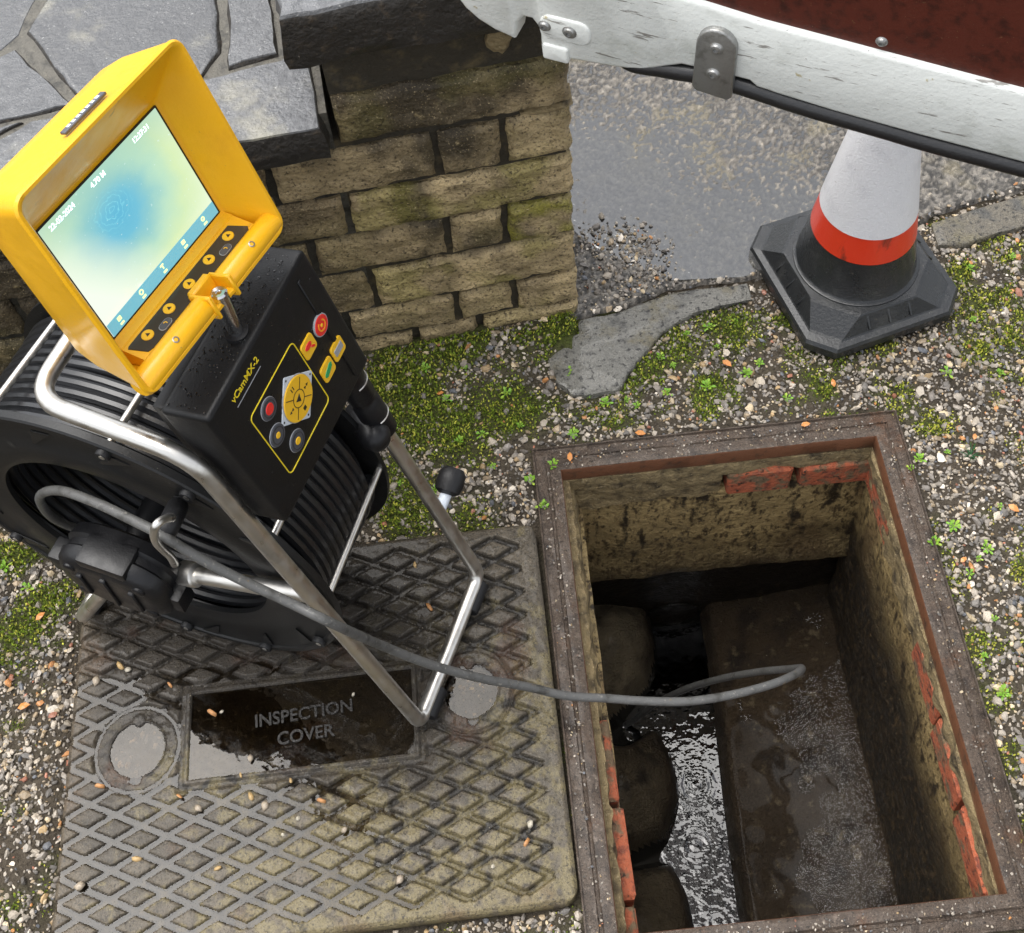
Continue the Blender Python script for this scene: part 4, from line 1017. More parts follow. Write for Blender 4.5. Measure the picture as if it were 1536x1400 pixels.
# return between skin and frame, dark
v_, f_ = prism(np.array([(.95, .012), (.05, .012), (-.03, .012), (-.10, .03), (-.13, .06), (-.137, .9), (.95, .9)])[::-1], -.046, -.041, .001); obj('cavity', v_, f_, 'dark_grey_metal', door)
sp = [(.022, .0035), (.05, .0065), (.082, .0120), (.12, .0165), (.16, .0150), (.21, .0105), (.28, .0075), (.409, .0040), (.95, .002)]
path = catmull([DO + DE * a + DZv * b_ + DN * (-.0085 if i else -.018) for i, (a, b_) in enumerate(sp)], 6)
v_, f_ = sweep(path, np.interp(np.arange(len(path)), [0, 6, 14, len(path)], [.003, .008, .0112, .0112]), 14); obj('seal', v_, f_, 'seal', door)
v_, f_ = prism(np.array([(.042, .9), (.042, .15), (.05, .118), (.066, .101), (.093, .0935), (.17, .088), (.384, .081), (.95, .078), (.95, .9)]), -.020, -.006, .001)
ply = obj('plywood_lining', v_, f_, 'plywood_film', door, smoothing=False)
# keeper plate with two screws
kp = []
for a in range(0, 181, 15): kp.append((.1325 + .0185 * math.cos(math.radians(a)), .0605 + .0185 * math.sin(math.radians(a))))
kp = np.array(kp + [(.1125, .013), (.1165, .0085), (.1465, .006), (.1505, .010)])
v_, f_ = prism(kp, -.001, .0075, .002); kpo = obj('keeper_plate', v_, f_, 'zinc', door)
def screw(x, z, base, r, parent, m='zinc'):
    o_ = DO + DE * x + DZv * z + DN * base
    v1 = lathe(o_, DN, [(r * 1.25, -.001), (r * 1.25, .0006), (r * 1.05, .0012), (r * .98, .0016), (r * .85, .0032), (r * .5, .0040), (r * .42, .0040), (r * .42, .0018), (.0004, .0018)], 24, True)
    return obj('screw', *v1, m, parent)
screw(.133, .0605, .0070, .0062, kpo); screw(.132, .0325, .0070, .0062, kpo)
# pressed pad round the two hinge bolts
v_, f_ = prism(rrect(-.0395, .012, .0215, .047, .011, 6), -.002, .0022, .0022); pad = obj('pressed_pad', v_, f_, 'white_paint', door)
screw(-.034, .035, .0020, .0056, pad); screw(-.009, .0345, .0020, .0064, pad)
v_, f_ = prism(rrect(-.038, -.011, -.0035, .014, .003, 4), -.004, .0026, .002); obj('pressed_tab', v_, f_, 'white_paint', door)
screw(.27, .097, -.0062, .0046, ply)
# hinge-side rubber and bracket beyond the rounded corner
v_, f_ = sweep(catmull([DO + DE * a + DZv * b_ + DN * -.035 for a, b_ in [(-.10, .008), (-.125, .022), (-.142, .045), (-.152, .09), (-.155, .2), (-.155, .85)]], 6), .010, 12); obj('seal', v_, f_, 'dark_grey_metal', door)
v_, f_ = prism(np.array([(-.155, .015), (-.118, .006), (-.108, .010), (-.112, .017), (-.150, .026)]), -.045, -.041, .001); obj('bracket', v_, f_, 'zinc', door)

# ------------------------------------------------------------------ cable reel
RO = np.array([-.214813, .257855, .034877]); Rb = np.array([.9042389, -.427027, 0]); Ra = np.array([.427027, .9042389, 0]); Ru = np.array([.0034857, .0073811, .9999667])
def rl(s, t, z): return RO + Rb * s + Ra * t + Ru * z
def rls(a): a = np.asarray(a, float); return RO + a[:, :1] * Rb + a[:, 1:2] * Ra + a[:, 2:3] * Ru
RW, S3, Z3, S4, Z4 = .2065, -.1572, .5932, -.3241, .6134
reel = thing('cable_reel', 'stainless framed black cable reel with control box standing on the iron cover', 'cable reel', (*rl(-.25, .1, 0)[:2], CVT))
TR = .0095
pts = [rl(0, 0, 0), rl(0, RW, 0), rl(S3, RW, Z3), rl(S4, RW, Z4), rl(S4, 0, Z4), rl(S3, 0, Z3)]
v_, f_ = sweep(fillet(pts, [.016, .022, .06, .034, .034, .06], 9, True), TR, 16, True); fro = obj('frame_tube', v_, f_, 'steel', reel)
# arm and rear legs, one bent tube
zA = .332; sA = S3 * zA / Z3
rp = [rl(sA, 0, zA), rl(-.267, -.002, .262), rl(-.345, -.008, .232), rl(-.483, -.022, -.004), rl(-.483, RW + .02, -.004), rl(-.345, RW + .002, .232), rl(sA, RW, zA)]
v_, f_ = sweep(fillet(rp, [.02, .03, .04, .025, .025, .04, .02], 7), TR, 16); obj('rear_tube', v_, f_, 'steel', reel)
# rubber feet
def foot(p0, p1, r=.0125, name='foot'):
    p0 = np.array(p0); p1 = np.array(p1); d = (p1 - p0)
    v, f = sweep([p0, p0 + d * .04, p0 + d * .5, p1 - d * .04, p1], [r * .9, r, r, r, r * .9], 14)
    return obj(name, v, f, 'rubber', reel)
foot(rl(.004, .012, -.0075), rl(.004, .050, -.0075)); foot(rl(.004, RW - .050, -.0075), rl(.004, RW - .008, -.0075))
foot(rl(-.483, -.006, -.012), rl(-.483, .028, -.012), .014)
# side bumper on the far rail
kz = .157; ks = S3 * kz / Z3
v_, f_ = lathe(rl(ks, RW + .004, kz), Ra, [(.0075, 0), (.0075, .026)], 18); bu = obj('bumper_post', v_, f_, 'label_white', reel)
v_, f_ = lathe(rl(ks, RW + .026, kz), Ra + Ru * .35, [(.010, 0), (.0165, .004), (.018, .016), (.017, .028), (.012, .034)], 22); obj('bumper_cap', v_, f_, 'rubber', bu)
# clamp that ties the box to the far rail
def railp(z, t): return rl(S3 * z / Z3, t, z)
v_, f_ = sweep([railp(.335, RW), railp(.340, RW), railp(.395, RW), railp(.398, RW), railp(.404, RW), railp(.407, RW), railp(.462, RW), railp(.466, RW)], [.013, .017, .017, .0155, .0155, .017, .017, .013], 18); clp = obj('clamp', v_, f_, 'black_plastic', reel)
for zz in (.368, .43):
    v_, f_ = sweep([railp(zz + .004 * math.sin(a), RW) + (Ra * math.cos(a) + Rb * math.sin(a)) * .0175 for a in np.linspace(-2.2, 2.2, 18)], .0011, 6); obj('retaining_wire', v_, f_, 'steel', clp)
v_, f_ = lathe(rl(-.100, RW - .012, .352), Rb * .7 + Ru * .2 - Ra * .5, [(.012, -.04), (.017, -.034), (.018, 0), (.018, .016), (.013, .026), (.004, .030)], 24); obj('connector', v_, f_, 'black_plastic', reel)
# drum: two ring flanges joined by rods
DS, DZ0, DR, DI = -.332, .264, .258, .166
def dp(r, ang, t): return rl(DS + r * math.cos(ang), t, DZ0 + r * math.sin(ang))
def ring_part(prof, n=96):
    return loft([np.array([dp(r, 2 * math.pi * i / n, t) for i in range(n)]) for r, t in prof])
drum = obj('drum_flange', *ring_part([(DR, .0135), (DR - .002, .0115), (DR - .010, .0112), (DR - .012, .0135), (DR - .05, .0135), (DR - .052, .0118), (DI + .006, .0118), (DI, .0140), (DI, .0205), (DI + .006, .0225), (DR - .01, .0225), (DR, .0215), (DR, .0135)]), 'flange_black', reel)
t2_ = RW - .0225
drum2 = obj('drum_flange', *ring_part([(DR - .014, t2_), (DI, t2_), (DI, t2_ + .009), (DR - .018, t2_ + .009), (DR - .014, t2_ + .006), (DR - .014, t2_)]), 'flange_black', reel)
# moulded webs on the near flange
for k in range(16):
    a = 2 * math.pi * k / 16 + .1
    q = [dp(DR - .016, a, .0128), dp(DR - .016, a + .10, .0128), dp(DR - .044, a + .17, .0128), dp(DR - .044, a + .15, .0128)]
    top = [p - Ra * .0016 for p in q]
    obj('web', *loft([np.array(q), np.array(top)], False, True), 'flange_black', drum, smoothing=False)
for deg in (4, 34, 58, 80, 118, 145, 178, 210, 240, 270, 300, 332):
    a = math.radians(deg)
    if deg in (4, 34, 80, 118, 178, 240, 300):
        v_, f_ = sweep([dp(.2475, a, .020), dp(.2380, a, t2_ + .004)], .0042, 12); obj('rod', v_, f_, 'steel', reel)
    o_ = dp(.2455, a, .0125)
    v_, f_ = lathe(o_, -Ra, [(.0085, 0), (.0085, .005), (.0075, .0065), (.0045, .0065), (.0042, .0045), (.0005, .0045)], 16); bolt = obj('bolt', v_, f_, 'rubber', drum)
    v_, f_ = lathe(o_ - Ra * .0046, -Ra, [(.0038, 0), (.0036, .002), (.001, .0026)], 12); obj('bolt_tip', v_, f_, 'steel', bolt)
# axle, far spokes and the hub housing
v_, f_ = sweep([dp(0, 0, -.01), dp(0, 0, RW + .004)], .017, 20); obj('axle', v_, f_, 'black_plastic', reel)
for k in range(3):
    a = k * 2.0944 + 2.4
    v_, f_ = box3((.014, t2_ + .001, -.016), (DI + .012, t2_ + .008, .016), .002, lambda v, a=a: rls(np.c_[DS + v[:, 0] * math.cos(a) - v[:, 2] * math.sin(a), v[:, 1], DZ0 + v[:, 0] * math.sin(a) + v[:, 2] * math.cos(a)]))
    obj('spoke', v_, f_, 'flange_black', reel)
hs_, hz_ = -.330, .262
def hubring(rs_, rz_, t, n=36, sq=2.6):
    a = np.arange(n) / n * 2 * math.pi; c_, s_ = np.cos(a), np.sin(a); k = (np.abs(c_) ** sq + np.abs(s_) ** sq) ** (-1 / sq)
    return rls(np.c_[hs_ + 1.1 * rs_ * c_ * k, np.full(n, t), hz_ + 1.15 * rz_ * s_ * k])
v_, f_ = loft([hubring(.058, .044, .006), hubring(.064, .050, .002), hubring(.066, .052, -.012), hubring(.062, .048, -.016), hubring(.062, .048, -.024), hubring(.065, .051, -.027), hubring(.064, .050, -.038), hubring(.057, .043, -.0455), hubring(.045, .032, -.048), hubring(.01, .008, -.0485)], True, True)
hub = obj('hub_housing', v_, f_, 'black_plastic', reel)
for k, (da_, l_) in enumerate([(-.034, .03), (0., .042), (.034, .03)]):
    v_, f_ = box3((hs_ + da_ - .004, -.052, hz_ - l_ * .8), (hs_ + da_ + .004, -.045, hz_ + l_ * .8), .0015, rls, 1); obj('hub_rib', v_, f_, 'black_plastic', hub)
for (da_, dz_) in [(-.045, .03), (.045, .03), (.045, -.03), (-.045, -.03)]:
    v_, f_ = lathe(rl(hs_ + da_, -.038, hz_ + dz_), -Ra, [(.008, 0), (.008, .010), (.006, .0115), (.0015, .0115)], 14); obj('hub_screw', v_, f_, 'black_plastic', hub)
v_, f_ = box3((hs_ - .085, -.040, hz_ - .018), (hs_ - .050, -.012, hz_ + .018), .004, rls, 2); obj('hub_lug', v_, f_, 'black_plastic', hub)
v_, f_ = box3((hs_ + .048, -.036, hz_ - .030), (hs_ + .082, -.010, hz_ + .004), .004, rls, 2); obj('hub_lug', v_, f_, 'black_plastic', hub)
v_, f_ = box3((hs_ - .030, -.046, hz_ + .040), (hs_ + .034, -.008, hz_ + .060), .005, rls, 2); obj('hub_cap', v_, f_, 'black_plastic', hub)
# pipe clip and the wire hook that guides the cable
v_, f_ = sweep([rl(-.262, -.002, .264), rl(-.260, -.002, .265), rl(-.240, -.002, .2735), rl(-.238, -.002, .2745)], [.0125, .0145, .0145, .0125], 18); clip = obj('pipe_clip', v_, f_, 'steel', reel)
hk = [(262, 846, -.022), (256, 835, -.030), (244, 824, -.040), (234, 812, -.048), (231, 798, -.050), (236, 786, -.046), (248, 779, -.036), (258, 777, -.028)]
hp = [on_plane(x, y, rl(0, t, 0), np.cross(Ru, Rb)) for x, y, t in hk]
v_, f_ = sweep(catmull(hp, 6), .0044, 12); obj('guide_hook', v_, f_, 'steel', clip)
sl = [on_plane(x, y, rl(0, t, 0), np.cross(Ru, Rb)) for x, y, t in [(246, 803, -.030), (252, 790, -.026), (260, 774, -.012), (266, 762, .004)]]
v_, f_ = sweep(catmull(sl, 5), .0115, 16); obj('guide_sleeve', v_, f_, 'rubber', reel)

# wound cable and the run to the chamber: one continuous thing
cab = thing('push_rod_cable', 'black cable wound on the reel with grey end looping over into the open chamber', 'cable', tuple(rl(DS, .1, .03)))
CR_ = .0062
rs = np.random.default_rng(5); cv_all = []
for li, (rad, dirn) in enumerate([(.2260, 1), (.2140, -1), (.187, 1), (.1765, -1)]):
    n_t = 12; ts = np.linspace(.031, t2_ - .009, n_t)
    th = np.linspace(0, n_t * 2 * math.pi, n_t * 56)
    tcur = np.interp(th, np.linspace(0, n_t * 2 * math.pi, n_t), ts[::dirn])
    jr = .0022 * (fbm(th * .9, th * 0 + li, 17, 3) - .5) * 2; jt = .0024 * (fbm(th * .7, th * 0 + li + 5, 19, 3) - .5) * 2
    P_ = [dp(rad + a - .0008, float(x), float(b_ + c_)) for x, a, b_, c_ in zip(th, jr, tcur, jt)]
    cv_all.append(sweep(P_, CR_, 8))
v_, f_ = join(*cv_all); obj('wound_cable', v_, f_, 'cable_black', cab)
nfl = np.cross(Ru, Rb)
run = [on_plane(x, y, rl(0, t, 0), nfl) for x, y, t in [(150, 800, .045), (112, 792, .030), (78, 776, .016), (60, 752, .004), (66, 739, -.006), (95, 737, -.014), (150, 757, -.024), (200, 781, -.032), (243, 803, -.037), (300, 838, -.038), (370, 874, -.035), (440, 907, -.034), (500, 936, -.034)]]
for x, y, z in [(575, 970, .285), (650, 997, .21), (725, 1017, .15), (790, 1031, .10), (850, 1042, .068), (910, 1049, .05), (965, 1053, .040), (1030, 1051, .032), (1095, 1042, .022), (1150, 1028, .006), (1188, 1014, -.02), (1204, 1005, -.07), (1185, 1003, -.15), (1140, 1006, -.24), (1085, 1016, -.34), (1030, 1034, -.45), (985, 1056, -.56), (955, 1078, -.645), (935, 1090, -.70)]:
    run.append(on_z(x + random.uniform(-1.5, 1.5), y + random.uniform(-2.0, 2.0), z))
v_, f_ = sweep(catmull(run, 8), .0053, 14); obj('free_end', v_, f_, 'cable_grey', cab)

# control box on the front of the frame
ph = math.radians(76.8); bA = np.array([-.130, .012, .658]); bw, bh, bd = .200, .184, .056
bh_v = np.array([math.cos(ph), 0, -math.sin(ph)]); bn_v = np.array([math.sin(ph), 0, math.cos(ph)])
def bxp(v): v = np.asarray(v, float); return rls(bA + v[:, :1] * np.array([0, 1, 0]) + v[:, 1:2] * bh_v + v[:, 2:3] * bn_v)   # x along width, y down the face, z out of the face
o_b = bxp([[0, 0, 0]])[0]; ex_b = bxp([[1, 0, 0]])[0] - o_b; ey_b = -(bxp([[0, 1, 0]])[0] - o_b); en_b = np.cross(ex_b, ey_b); en_b /= np.linalg.norm(en_b)
bfr = (o_b, ex_b, ey_b, en_b)
v_, f_ = box3((0, 0, -bd), (bw, bh, 0), .006, bxp, 3); cbox = obj('control_box', v_, f_, 'box_plastic', reel)
v_, f_ = box3((.006, .006, -bd - .016), (bw - .006, bh - .02, -bd + .002), .004, bxp, 2); obj('back_plate', v_, f_, 'box_plastic', cbox)
# proud rim round the face, moulded end cap
v_, f_ = box3((bw - .030, .016, -.004), (bw - .024, bh - .012, .0016), .001, bxp, 1); obj('moulded_ridge', v_, f_, 'box_plastic', cbox)
def bpx(x, y):
    P = on_plane(x, y, o_b, en_b) - o_b; return float(P @ ex_b / (ex_b @ ex_b)), float(P @ ey_b / (ey_b @ ey_b))
def button(px, rx, m, name, ry=None, z1=.0018, shape='circle', parent=cbox, z0=-.001):
    cx, cy = bpx(*px) if isinstance(px[0], (int,)) else px
    p2 = circle2(cx, cy, rx, 28, ry) if shape == 'circle' else rrect(cx - rx, cx + rx, cy - (ry or rx), cy + (ry or rx), min(rx, ry or rx) * .38, 4)
    return obj(name, *slab2d(p2, z0, z1, bfr), m, parent, smoothing=False), (cx, cy)
b_, c_ = button((481, 488), .0125, 'print_grey', 'power_button'); button(c_, .0113, 'button_red', 'button_face', z1=.0023, parent=b_, z0=.001)
def ringp(c_, r0, r1, z, fr, m, name, parent, a0=0., a1=360., n=32):
    a = np.radians(np.linspace(a0, a1, n)); i_ = np.stack([c_[0] + r0 * np.cos(a), c_[1] + r0 * np.sin(a)], 1); o_ = np.stack([c_[0] + r1 * np.cos(a), c_[1] + r1 * np.sin(a)], 1)
    v, f = loft([place(i_, z - .001, fr), place(i_, z, fr), place(o_, z, fr), place(o_, z - .001, fr)], closed=False); return obj(name, v, f, m, parent, smoothing=False)
ringp(c_, .0050, .0066, .0027, bfr, 'print_orange', 'power_mark', b_, 120, 420); button(c_, .0022, 'button_yellow', 'power_dot', z1=.0028, parent=b_, z0=.002)
for px, mk in (((463, 520), 'red'), ((507, 523), 'grey'), ((492, 554), 'green')):
    b_, c_ = button(px, .0112, 'button_yellow', 'key_button', .0108, shape='sq')
    if mk == 'red':
        obj('symbol', *slab2d(circle2(c_[0] - .001, c_[1] + .002, .0062, 16, .0036), .001, .0024, bfr), 'button_red', b_, smoothing=False)
        obj('symbol', *slab2d(np.array([(c_[0] + .003, c_[1] - .001), (c_[0] + .008, c_[1] - .006), (c_[0] + .006, c_[1] - .0075), (c_[0] + .001, c_[1] - .003)])[::-1], .001, .0024, bfr), 'button_red', b_, smoothing=False)
    elif mk == 'grey': obj('symbol', *slab2d(rrect(c_[0] - .008, c_[0] + .008, c_[1] - .0045, c_[1] + .0045, .001, 2), .001, .0024, bfr), 'print_grey', b_, smoothing=False)
    else:
        ang = .35; q = np.array([(.009, 0), (.006, .0032), (-.007, .0032), (-.009, .001), (-.009, -.001), (-.007, -.0032), (.006, -.0032)]); q = np.stack([c_[0] + q[:, 0] * math.cos(ang) - q[:, 1] * math.sin(ang), c_[1] + q[:, 0] * math.sin(ang) + q[:, 1] * math.cos(ang)], 1)
        obj('symbol', *slab2d(q, .001, .0024, bfr), 'print_green', b_, smoothing=False)
# framed key field
fq = [bpx(x, y) for x, y in [(437, 517), (498, 596), (438, 706), (372, 632)]]
fx = sorted([q[0] for q in fq]); fy = sorted([q[1] for q in fq]); fx0, fx1, fy0, fy1 = (fx[0] + fx[1]) / 2, (fx[2] + fx[3]) / 2, (fy[0] + fy[1]) / 2, (fy[2] + fy[3]) / 2
p2 = rrect(fx0, fx1, fy0, fy1, .006, 5)
v_, f_ = sweep(place(p2, .0002, bfr), .0007, 6, True); obj('printed_outline', v_, f_, 'print_yellow', cbox)
wc = bpx(446, 597)
q_ = rrect(-.0242, .0242, -.0242, .0242, .002, 2) @ np.array([[.7071, .7071], [-.7071, .7071]]) + np.array(wc)
obj('wheel_plate', *slab2d(q_, -.001, .0008, bfr), 'label_white', cbox, smoothing=False)
for sx, sy in ((0, -1.35), (1.35, 0), (0, 1.35), (-1.35, 0)):
    obj('mark', *slab2d(circle2(wc[0] + sx * .0215, wc[1] + sy * .0215, .0016, 10), 0, .0011, bfr), 'print_black', cbox, smoothing=False)
wh, _ = button(wc, .0250, 'print_grey', 'wheel_rim', z1=.0014)
whl, _ = button(wc, .0241, 'button_yellow', 'control_wheel', z1=.0026, z0=.0005)
ringp(wc, .0088, .0096, .0029, bfr, 'print_black', 'wheel_ring', whl)
for k in range(4):
    a = math.radians(45 + 90 * k); p_a = np.array([math.cos(a), math.sin(a)]); p_n = np.array([-p_a[1], p_a[0]]); w0 = np.array(wc)
    obj('wheel_line', *slab2d(np.array([w0 + p_a * .0096 - p_n * .0004, w0 + p_a * .0215 - p_n * .0004, w0 + p_a * .0215 + p_n * .0004, w0 + p_a * .0096 + p_n * .0004]), .0015, .0029, bfr, .0001), 'print_black', whl, smoothing=False)
def tri(cx, cy, s, ang):
    q = np.array([(s, 0), (-s * .6, s * .85), (-s * .6, -s * .85)]); return np.stack([cx + q[:, 0] * math.cos(ang) - q[:, 1] * math.sin(ang), cy + q[:, 0] * math.sin(ang) + q[:, 1] * math.cos(ang)], 1)
obj('symbol', *slab2d(tri(wc[0], wc[1], .0050, math.pi / 4), .0015, .0030, bfr, .0001), 'print_black', whl, smoothing=False)
for dx_ in (-.0012, .0012): obj('symbol', *slab2d(rrect(wc[0] - .0008 + dx_ * 1.4 - .0005, wc[0] - .0008 + dx_ * 1.4 + .0005, wc[1] + .0135, wc[1] + .0185, .0002, 1), .0015, .0030, bfr, .0001), 'print_black', whl, smoothing=False)
for dx_ in (-.002, .002):
    obj('symbol', *slab2d(tri(wc[0] + .0155 + dx_, wc[1], .002, 0), .0015, .0030, bfr, .0001), 'print_black', whl, smoothing=False)
    obj('symbol', *slab2d(tri(wc[0] - .0155 + dx_, wc[1], .002, math.pi), .0015, .0030, bfr, .0001), 'print_black', whl, smoothing=False)
obj('symbol', *slab2d(rrect(wc[0] - .0022, wc[0] + .0022, wc[1] - .018, wc[1] - .0136, .0002, 1), .0015, .0030, bfr, .0001), 'print_black', whl, smoothing=False)
for px, m, r in (((403, 613), 'button_red', .0062), ((416, 652), 'button_yellow', .0035), ((446, 660), 'button_yellow', .0042)):
    b_, c_ = button(px, .0122, 'print_grey', 'round_button', z1=.0010); b2, _ = button(c_, .0118, 'button_grey', 'button_face', z1=.0018, parent=b_, z0=.0005)
    ringp(c_, .0084, .0090, .0021, bfr, 'print_black', 'button_ring', b_); button(c_, r, m, 'button_dot', z1=.0024, parent=b_, z0=.001)
tx = bpx(368, 570)
tdir = np.array(bpx(386, 540)) - np.array(bpx(350, 598)); ta = math.atan2(tdir[1], tdir[0])
v_, f_ = text_vf('vCamMX-2', bfr, tx[0], tx[1], .0108, .0004, .0001, 0.0, bold=.0001); obj('lettering', v_, f_, 'print_yellow', cbox, smoothing=False)
u0 = bpx(357, 612); u1 = bpx(391, 549)
obj('underline', *slab2d(rrect(u0[0], u1[0], (u0[1] + u1[1]) / 2 - .0004, (u0[1] + u1[1]) / 2 + .0004, .0002, 1), 0, .0004, bfr, .0001), 'print_grey', cbox, smoothing=False)

r_ = np.random.default_rng(21); bv = []; bf = []; ob_ = 0
for k in range(300):
    on_top = k % 3 != 0
    if on_top: q = np.array([r_.uniform(.006, bw - .006), -.0002, r_.uniform(-bd + .006, -.006)]); nrm_ = bxp([[0, -1, 0]])[0] - bxp([[0, 0, 0]])[0]
    else: q = np.array([r_.uniform(.006, bw - .006), r_.uniform(.004, bh * .9), .0002]); nrm_ = en_b
    rr_ = r_.uniform(.0006, .0016) if on_top else r_.uniform(.0004, .0009)
    v1, f1 = lathe(bxp([q])[0], nrm_, [(rr_, -.0001), (rr_ * .8, rr_ * .35), (rr_ * .35, rr_ * .55)], 7)
    bv.append(v1); bf += [[i + ob_ for i in q_] for q_ in f1]; ob_ += len(v1)
obj('rain_beads', np.concatenate(bv), bf, 'bead_water', cbox, kind='stuff')

# monitor in its yellow hood
MC = np.array([-.3681, .4673, .8125]); ME1 = np.array([.492465, .864598, -.09974]) * 1.128; MU = np.array([-.245105, .247737, .93731]) * 1.145; MN = np.array([.835106, -.437145, .33392]) * 1.117
mfr = (MC, ME1, MU, MN)
def mp(v): v = np.asarray(v, float); return MC + v[:, :1] * ME1 + v[:, 1:2] * MU + v[:, 2:3] * MN
def mring(x0, x1, y0, y1, r, z, n=6): return place(rrect(x0, x1, y0, y1, r, n), z, mfr)
hx0, hx1, hy0, hy1, hd = -.1053, .0923, -.0833, .1099, .0494
def bowed(x0, x1, y0, y1, r, z, zt):
    """ring whose top edge stands at another depth than its foot"""
    p = rrect(x0, x1, y0, y1, r, 6); t = (p[:, 1] - y0) / (y1 - y0)
    return MC + p[:, :1] * ME1 + p[:, 1:2] * MU + (z + (zt - z) * t)[:, None] * MN
rings = [mring(-.060, .060, -.045, .060, .012, -.052), mring(-.074, .074, -.060, .078, .014, -.050), mring(-.088, .084, -.070, .092, .014, -.030), mring(-.094, .088, -.076, .099, .014, -.008),
         mring(hx0 + .001, hx1 - .001, hy0 + .001, hy1 - .001, .013, hd - .004), mring(hx0, hx1, hy0, hy1, .0135, hd - .002), mring(hx0 + .0015, hx1 - .0015, hy0 + .0015, hy1 - .0015, .012, hd), mring(hx0 + .0040, hx1 - .0040, hy0 + .004, hy1 - .004, .0105, hd),
         mring(hx0 + .0055, hx1 - .0055, hy0 + .0055, hy1 - .0055, .0095, hd - .0015), mring(-.0800, .0785, -.0775, .0610, .004, .0030), mring(-.076, .0755, -.072, .0575, .003, .0005)]
v_, f_ = loft(rings, True, True)
mon = thing('monitor', 'yellow hooded inspection monitor showing a pale blue pipe view above the control box', 'monitor', tuple(mp([[0, -.09, 0]])[0]))
hood = obj('hood', v_, f_, 'yellow_plastic', mon)
# sill below the screen: ledge, key strip, rounded lip
def xprof(prof, x0, x1):
    return loft([np.array([mp([[x, y, z]])[0] for y, z in prof]) for x in (x0, x1)], True, True)
v_, f_ = xprof([(-.0556, .0012), (-.0580, .0035), (-.0600, .0095), (-.0615, .0105), (-.0700, .0305), (-.0765, .031), (-.0765, .0005)], -.0785, .0775)
sill = obj('sill', v_, f_, 'yellow_plastic', hood, smoothing=False)
yv = MU * (-.0615 + .0700) / .0218 * 1 + MN * (.0105 - .0305) / .0218; yv /= np.linalg.norm(yv)
so = mp([[0, -.06575, .0205]])[0]; sn_ = np.cross(ME1, yv); sn_ /= np.linalg.norm(sn_)
sfr = (so, ME1, yv, sn_)
stp = np.array([(-.071, -.0085), (-.066, -.0102), (.070, -.0102), (.073, -.0070), (.066, .0098), (-.074, .0098), (-.076, .0085)])
strip = obj('key_strip', *slab2d(stp, -.001, .0006, sfr, .0003), 'panel_dark', sill, smoothing=False)
for i, kx in enumerate((-.058, -.029, -.001, .0275, .056)):
    b_ = obj('soft_key', *slab2d(circle2(kx, .0022, .0054, 24), 0, .0016, sfr, .0006), 'button_yellow', strip, smoothing=False)
    obj('symbol', *slab2d(tri(kx, .0022, .0022, math.pi / 2), .0008, .0020, sfr, .0001), 'print_black', b_, smoothing=False)
for kx in (-.043, .0425):
    b_ = obj('oval_key', *slab2d(rrect(kx - .0068, kx + .0068, -.0085, -.0010, .0037, 6), 0, .0012, sfr, .0004), 'print_grey', strip, smoothing=False)
    obj('key_face', *slab2d(rrect(kx - .0062, kx + .0062, -.0079, -.0016, .0031, 6), .0005, .0017, sfr, .0003), 'button_grey', b_, smoothing=False)
    ringp((kx, -.0048), .0011, .0019, .0021, sfr, 'button_yellow', 'symbol', b_, -60, 120, 10)
# lip bar with its central saddle
for x0, x1 in ((-.1015, -.012), (.013, .0900)):
    pr = [(x0, .8), (x0 + .003, 1.), (x1 - .003, 1.), (x1, .85)]
    v_, f_ = sweep([mp([[x, -.0745, .0395]])[0] for x, _ in pr], [.0118 * s for _, s in pr], 20); lip = obj('lip_bar', v_, f_, 'yellow_plastic', hood)
    for xs in ((x0 + x1) / 2,):
        v_, f_ = lathe(mp([[xs, -.0745 + .0070, .0395 + .0070]])[0], MU + MN, [(.0030, .0), (.0032, .0010), (.0022, .0014), (.0018, .0002), (.0003, .0002)], 14); obj('screw', v_, f_, 'zinc', lip)
v_, f_ = box3((-.0155, -.0870, .028), (-.0115, -.0640, .0515), .0012, mp, 1); obj('saddle_cheek', v_, f_, 'yellow_plastic', hood)
v_, f_ = box3((.0115, -.0870, .028), (.0155, -.0650, .0515), .0012, mp, 1); obj('saddle_cheek', v_, f_, 'yellow_plastic', hood)
v_, f_ = box3((-.0125, -.084, .024), (.0125, -.0640, .0325), .0015, mp, 1); obj('saddle_back', v_, f_, 'yellow_plastic', hood)
# chrome pin down into the box
ptop = mp([[-.001, -.0705, .0475]])[0]; btop = bxp([[.094, -.001, -.020]])[0]; dpin = btop - ptop; Lp = np.linalg.norm(dpin)
v_, f_ = lathe(ptop, dpin, [(.0028, .0012), (.0030, -.0002), (.0060, -.0006), (.0078, .001), (.0078, Lp + .004)], 24); pin = obj('pivot_pin', v_, f_, 'chrome', mon)
v_, f_ = lathe(btop - dpin / Lp * .004, dpin, [(.0085, 0), (.0115, .0008), (.0120, .004), (.0120, .008)], 24); obj('washer', v_, f_, 'rubber', pin)
# maker's plate recess on the hood top
v_, f_ = box3((-.030, .1085, .030), (.018, .1110, .036), .0006, mp, 1); obj('printed_plate', v_, f_, 'button_grey', hood)
for k in range(7):
    v_, f_ = box3((-.024 + k * .0055, .1109, .0315), (-.0205 + k * .0055, .1113, .0345), 0, mp); obj('plate_mark', v_, f_, 'label_white', hood, smoothing=False)
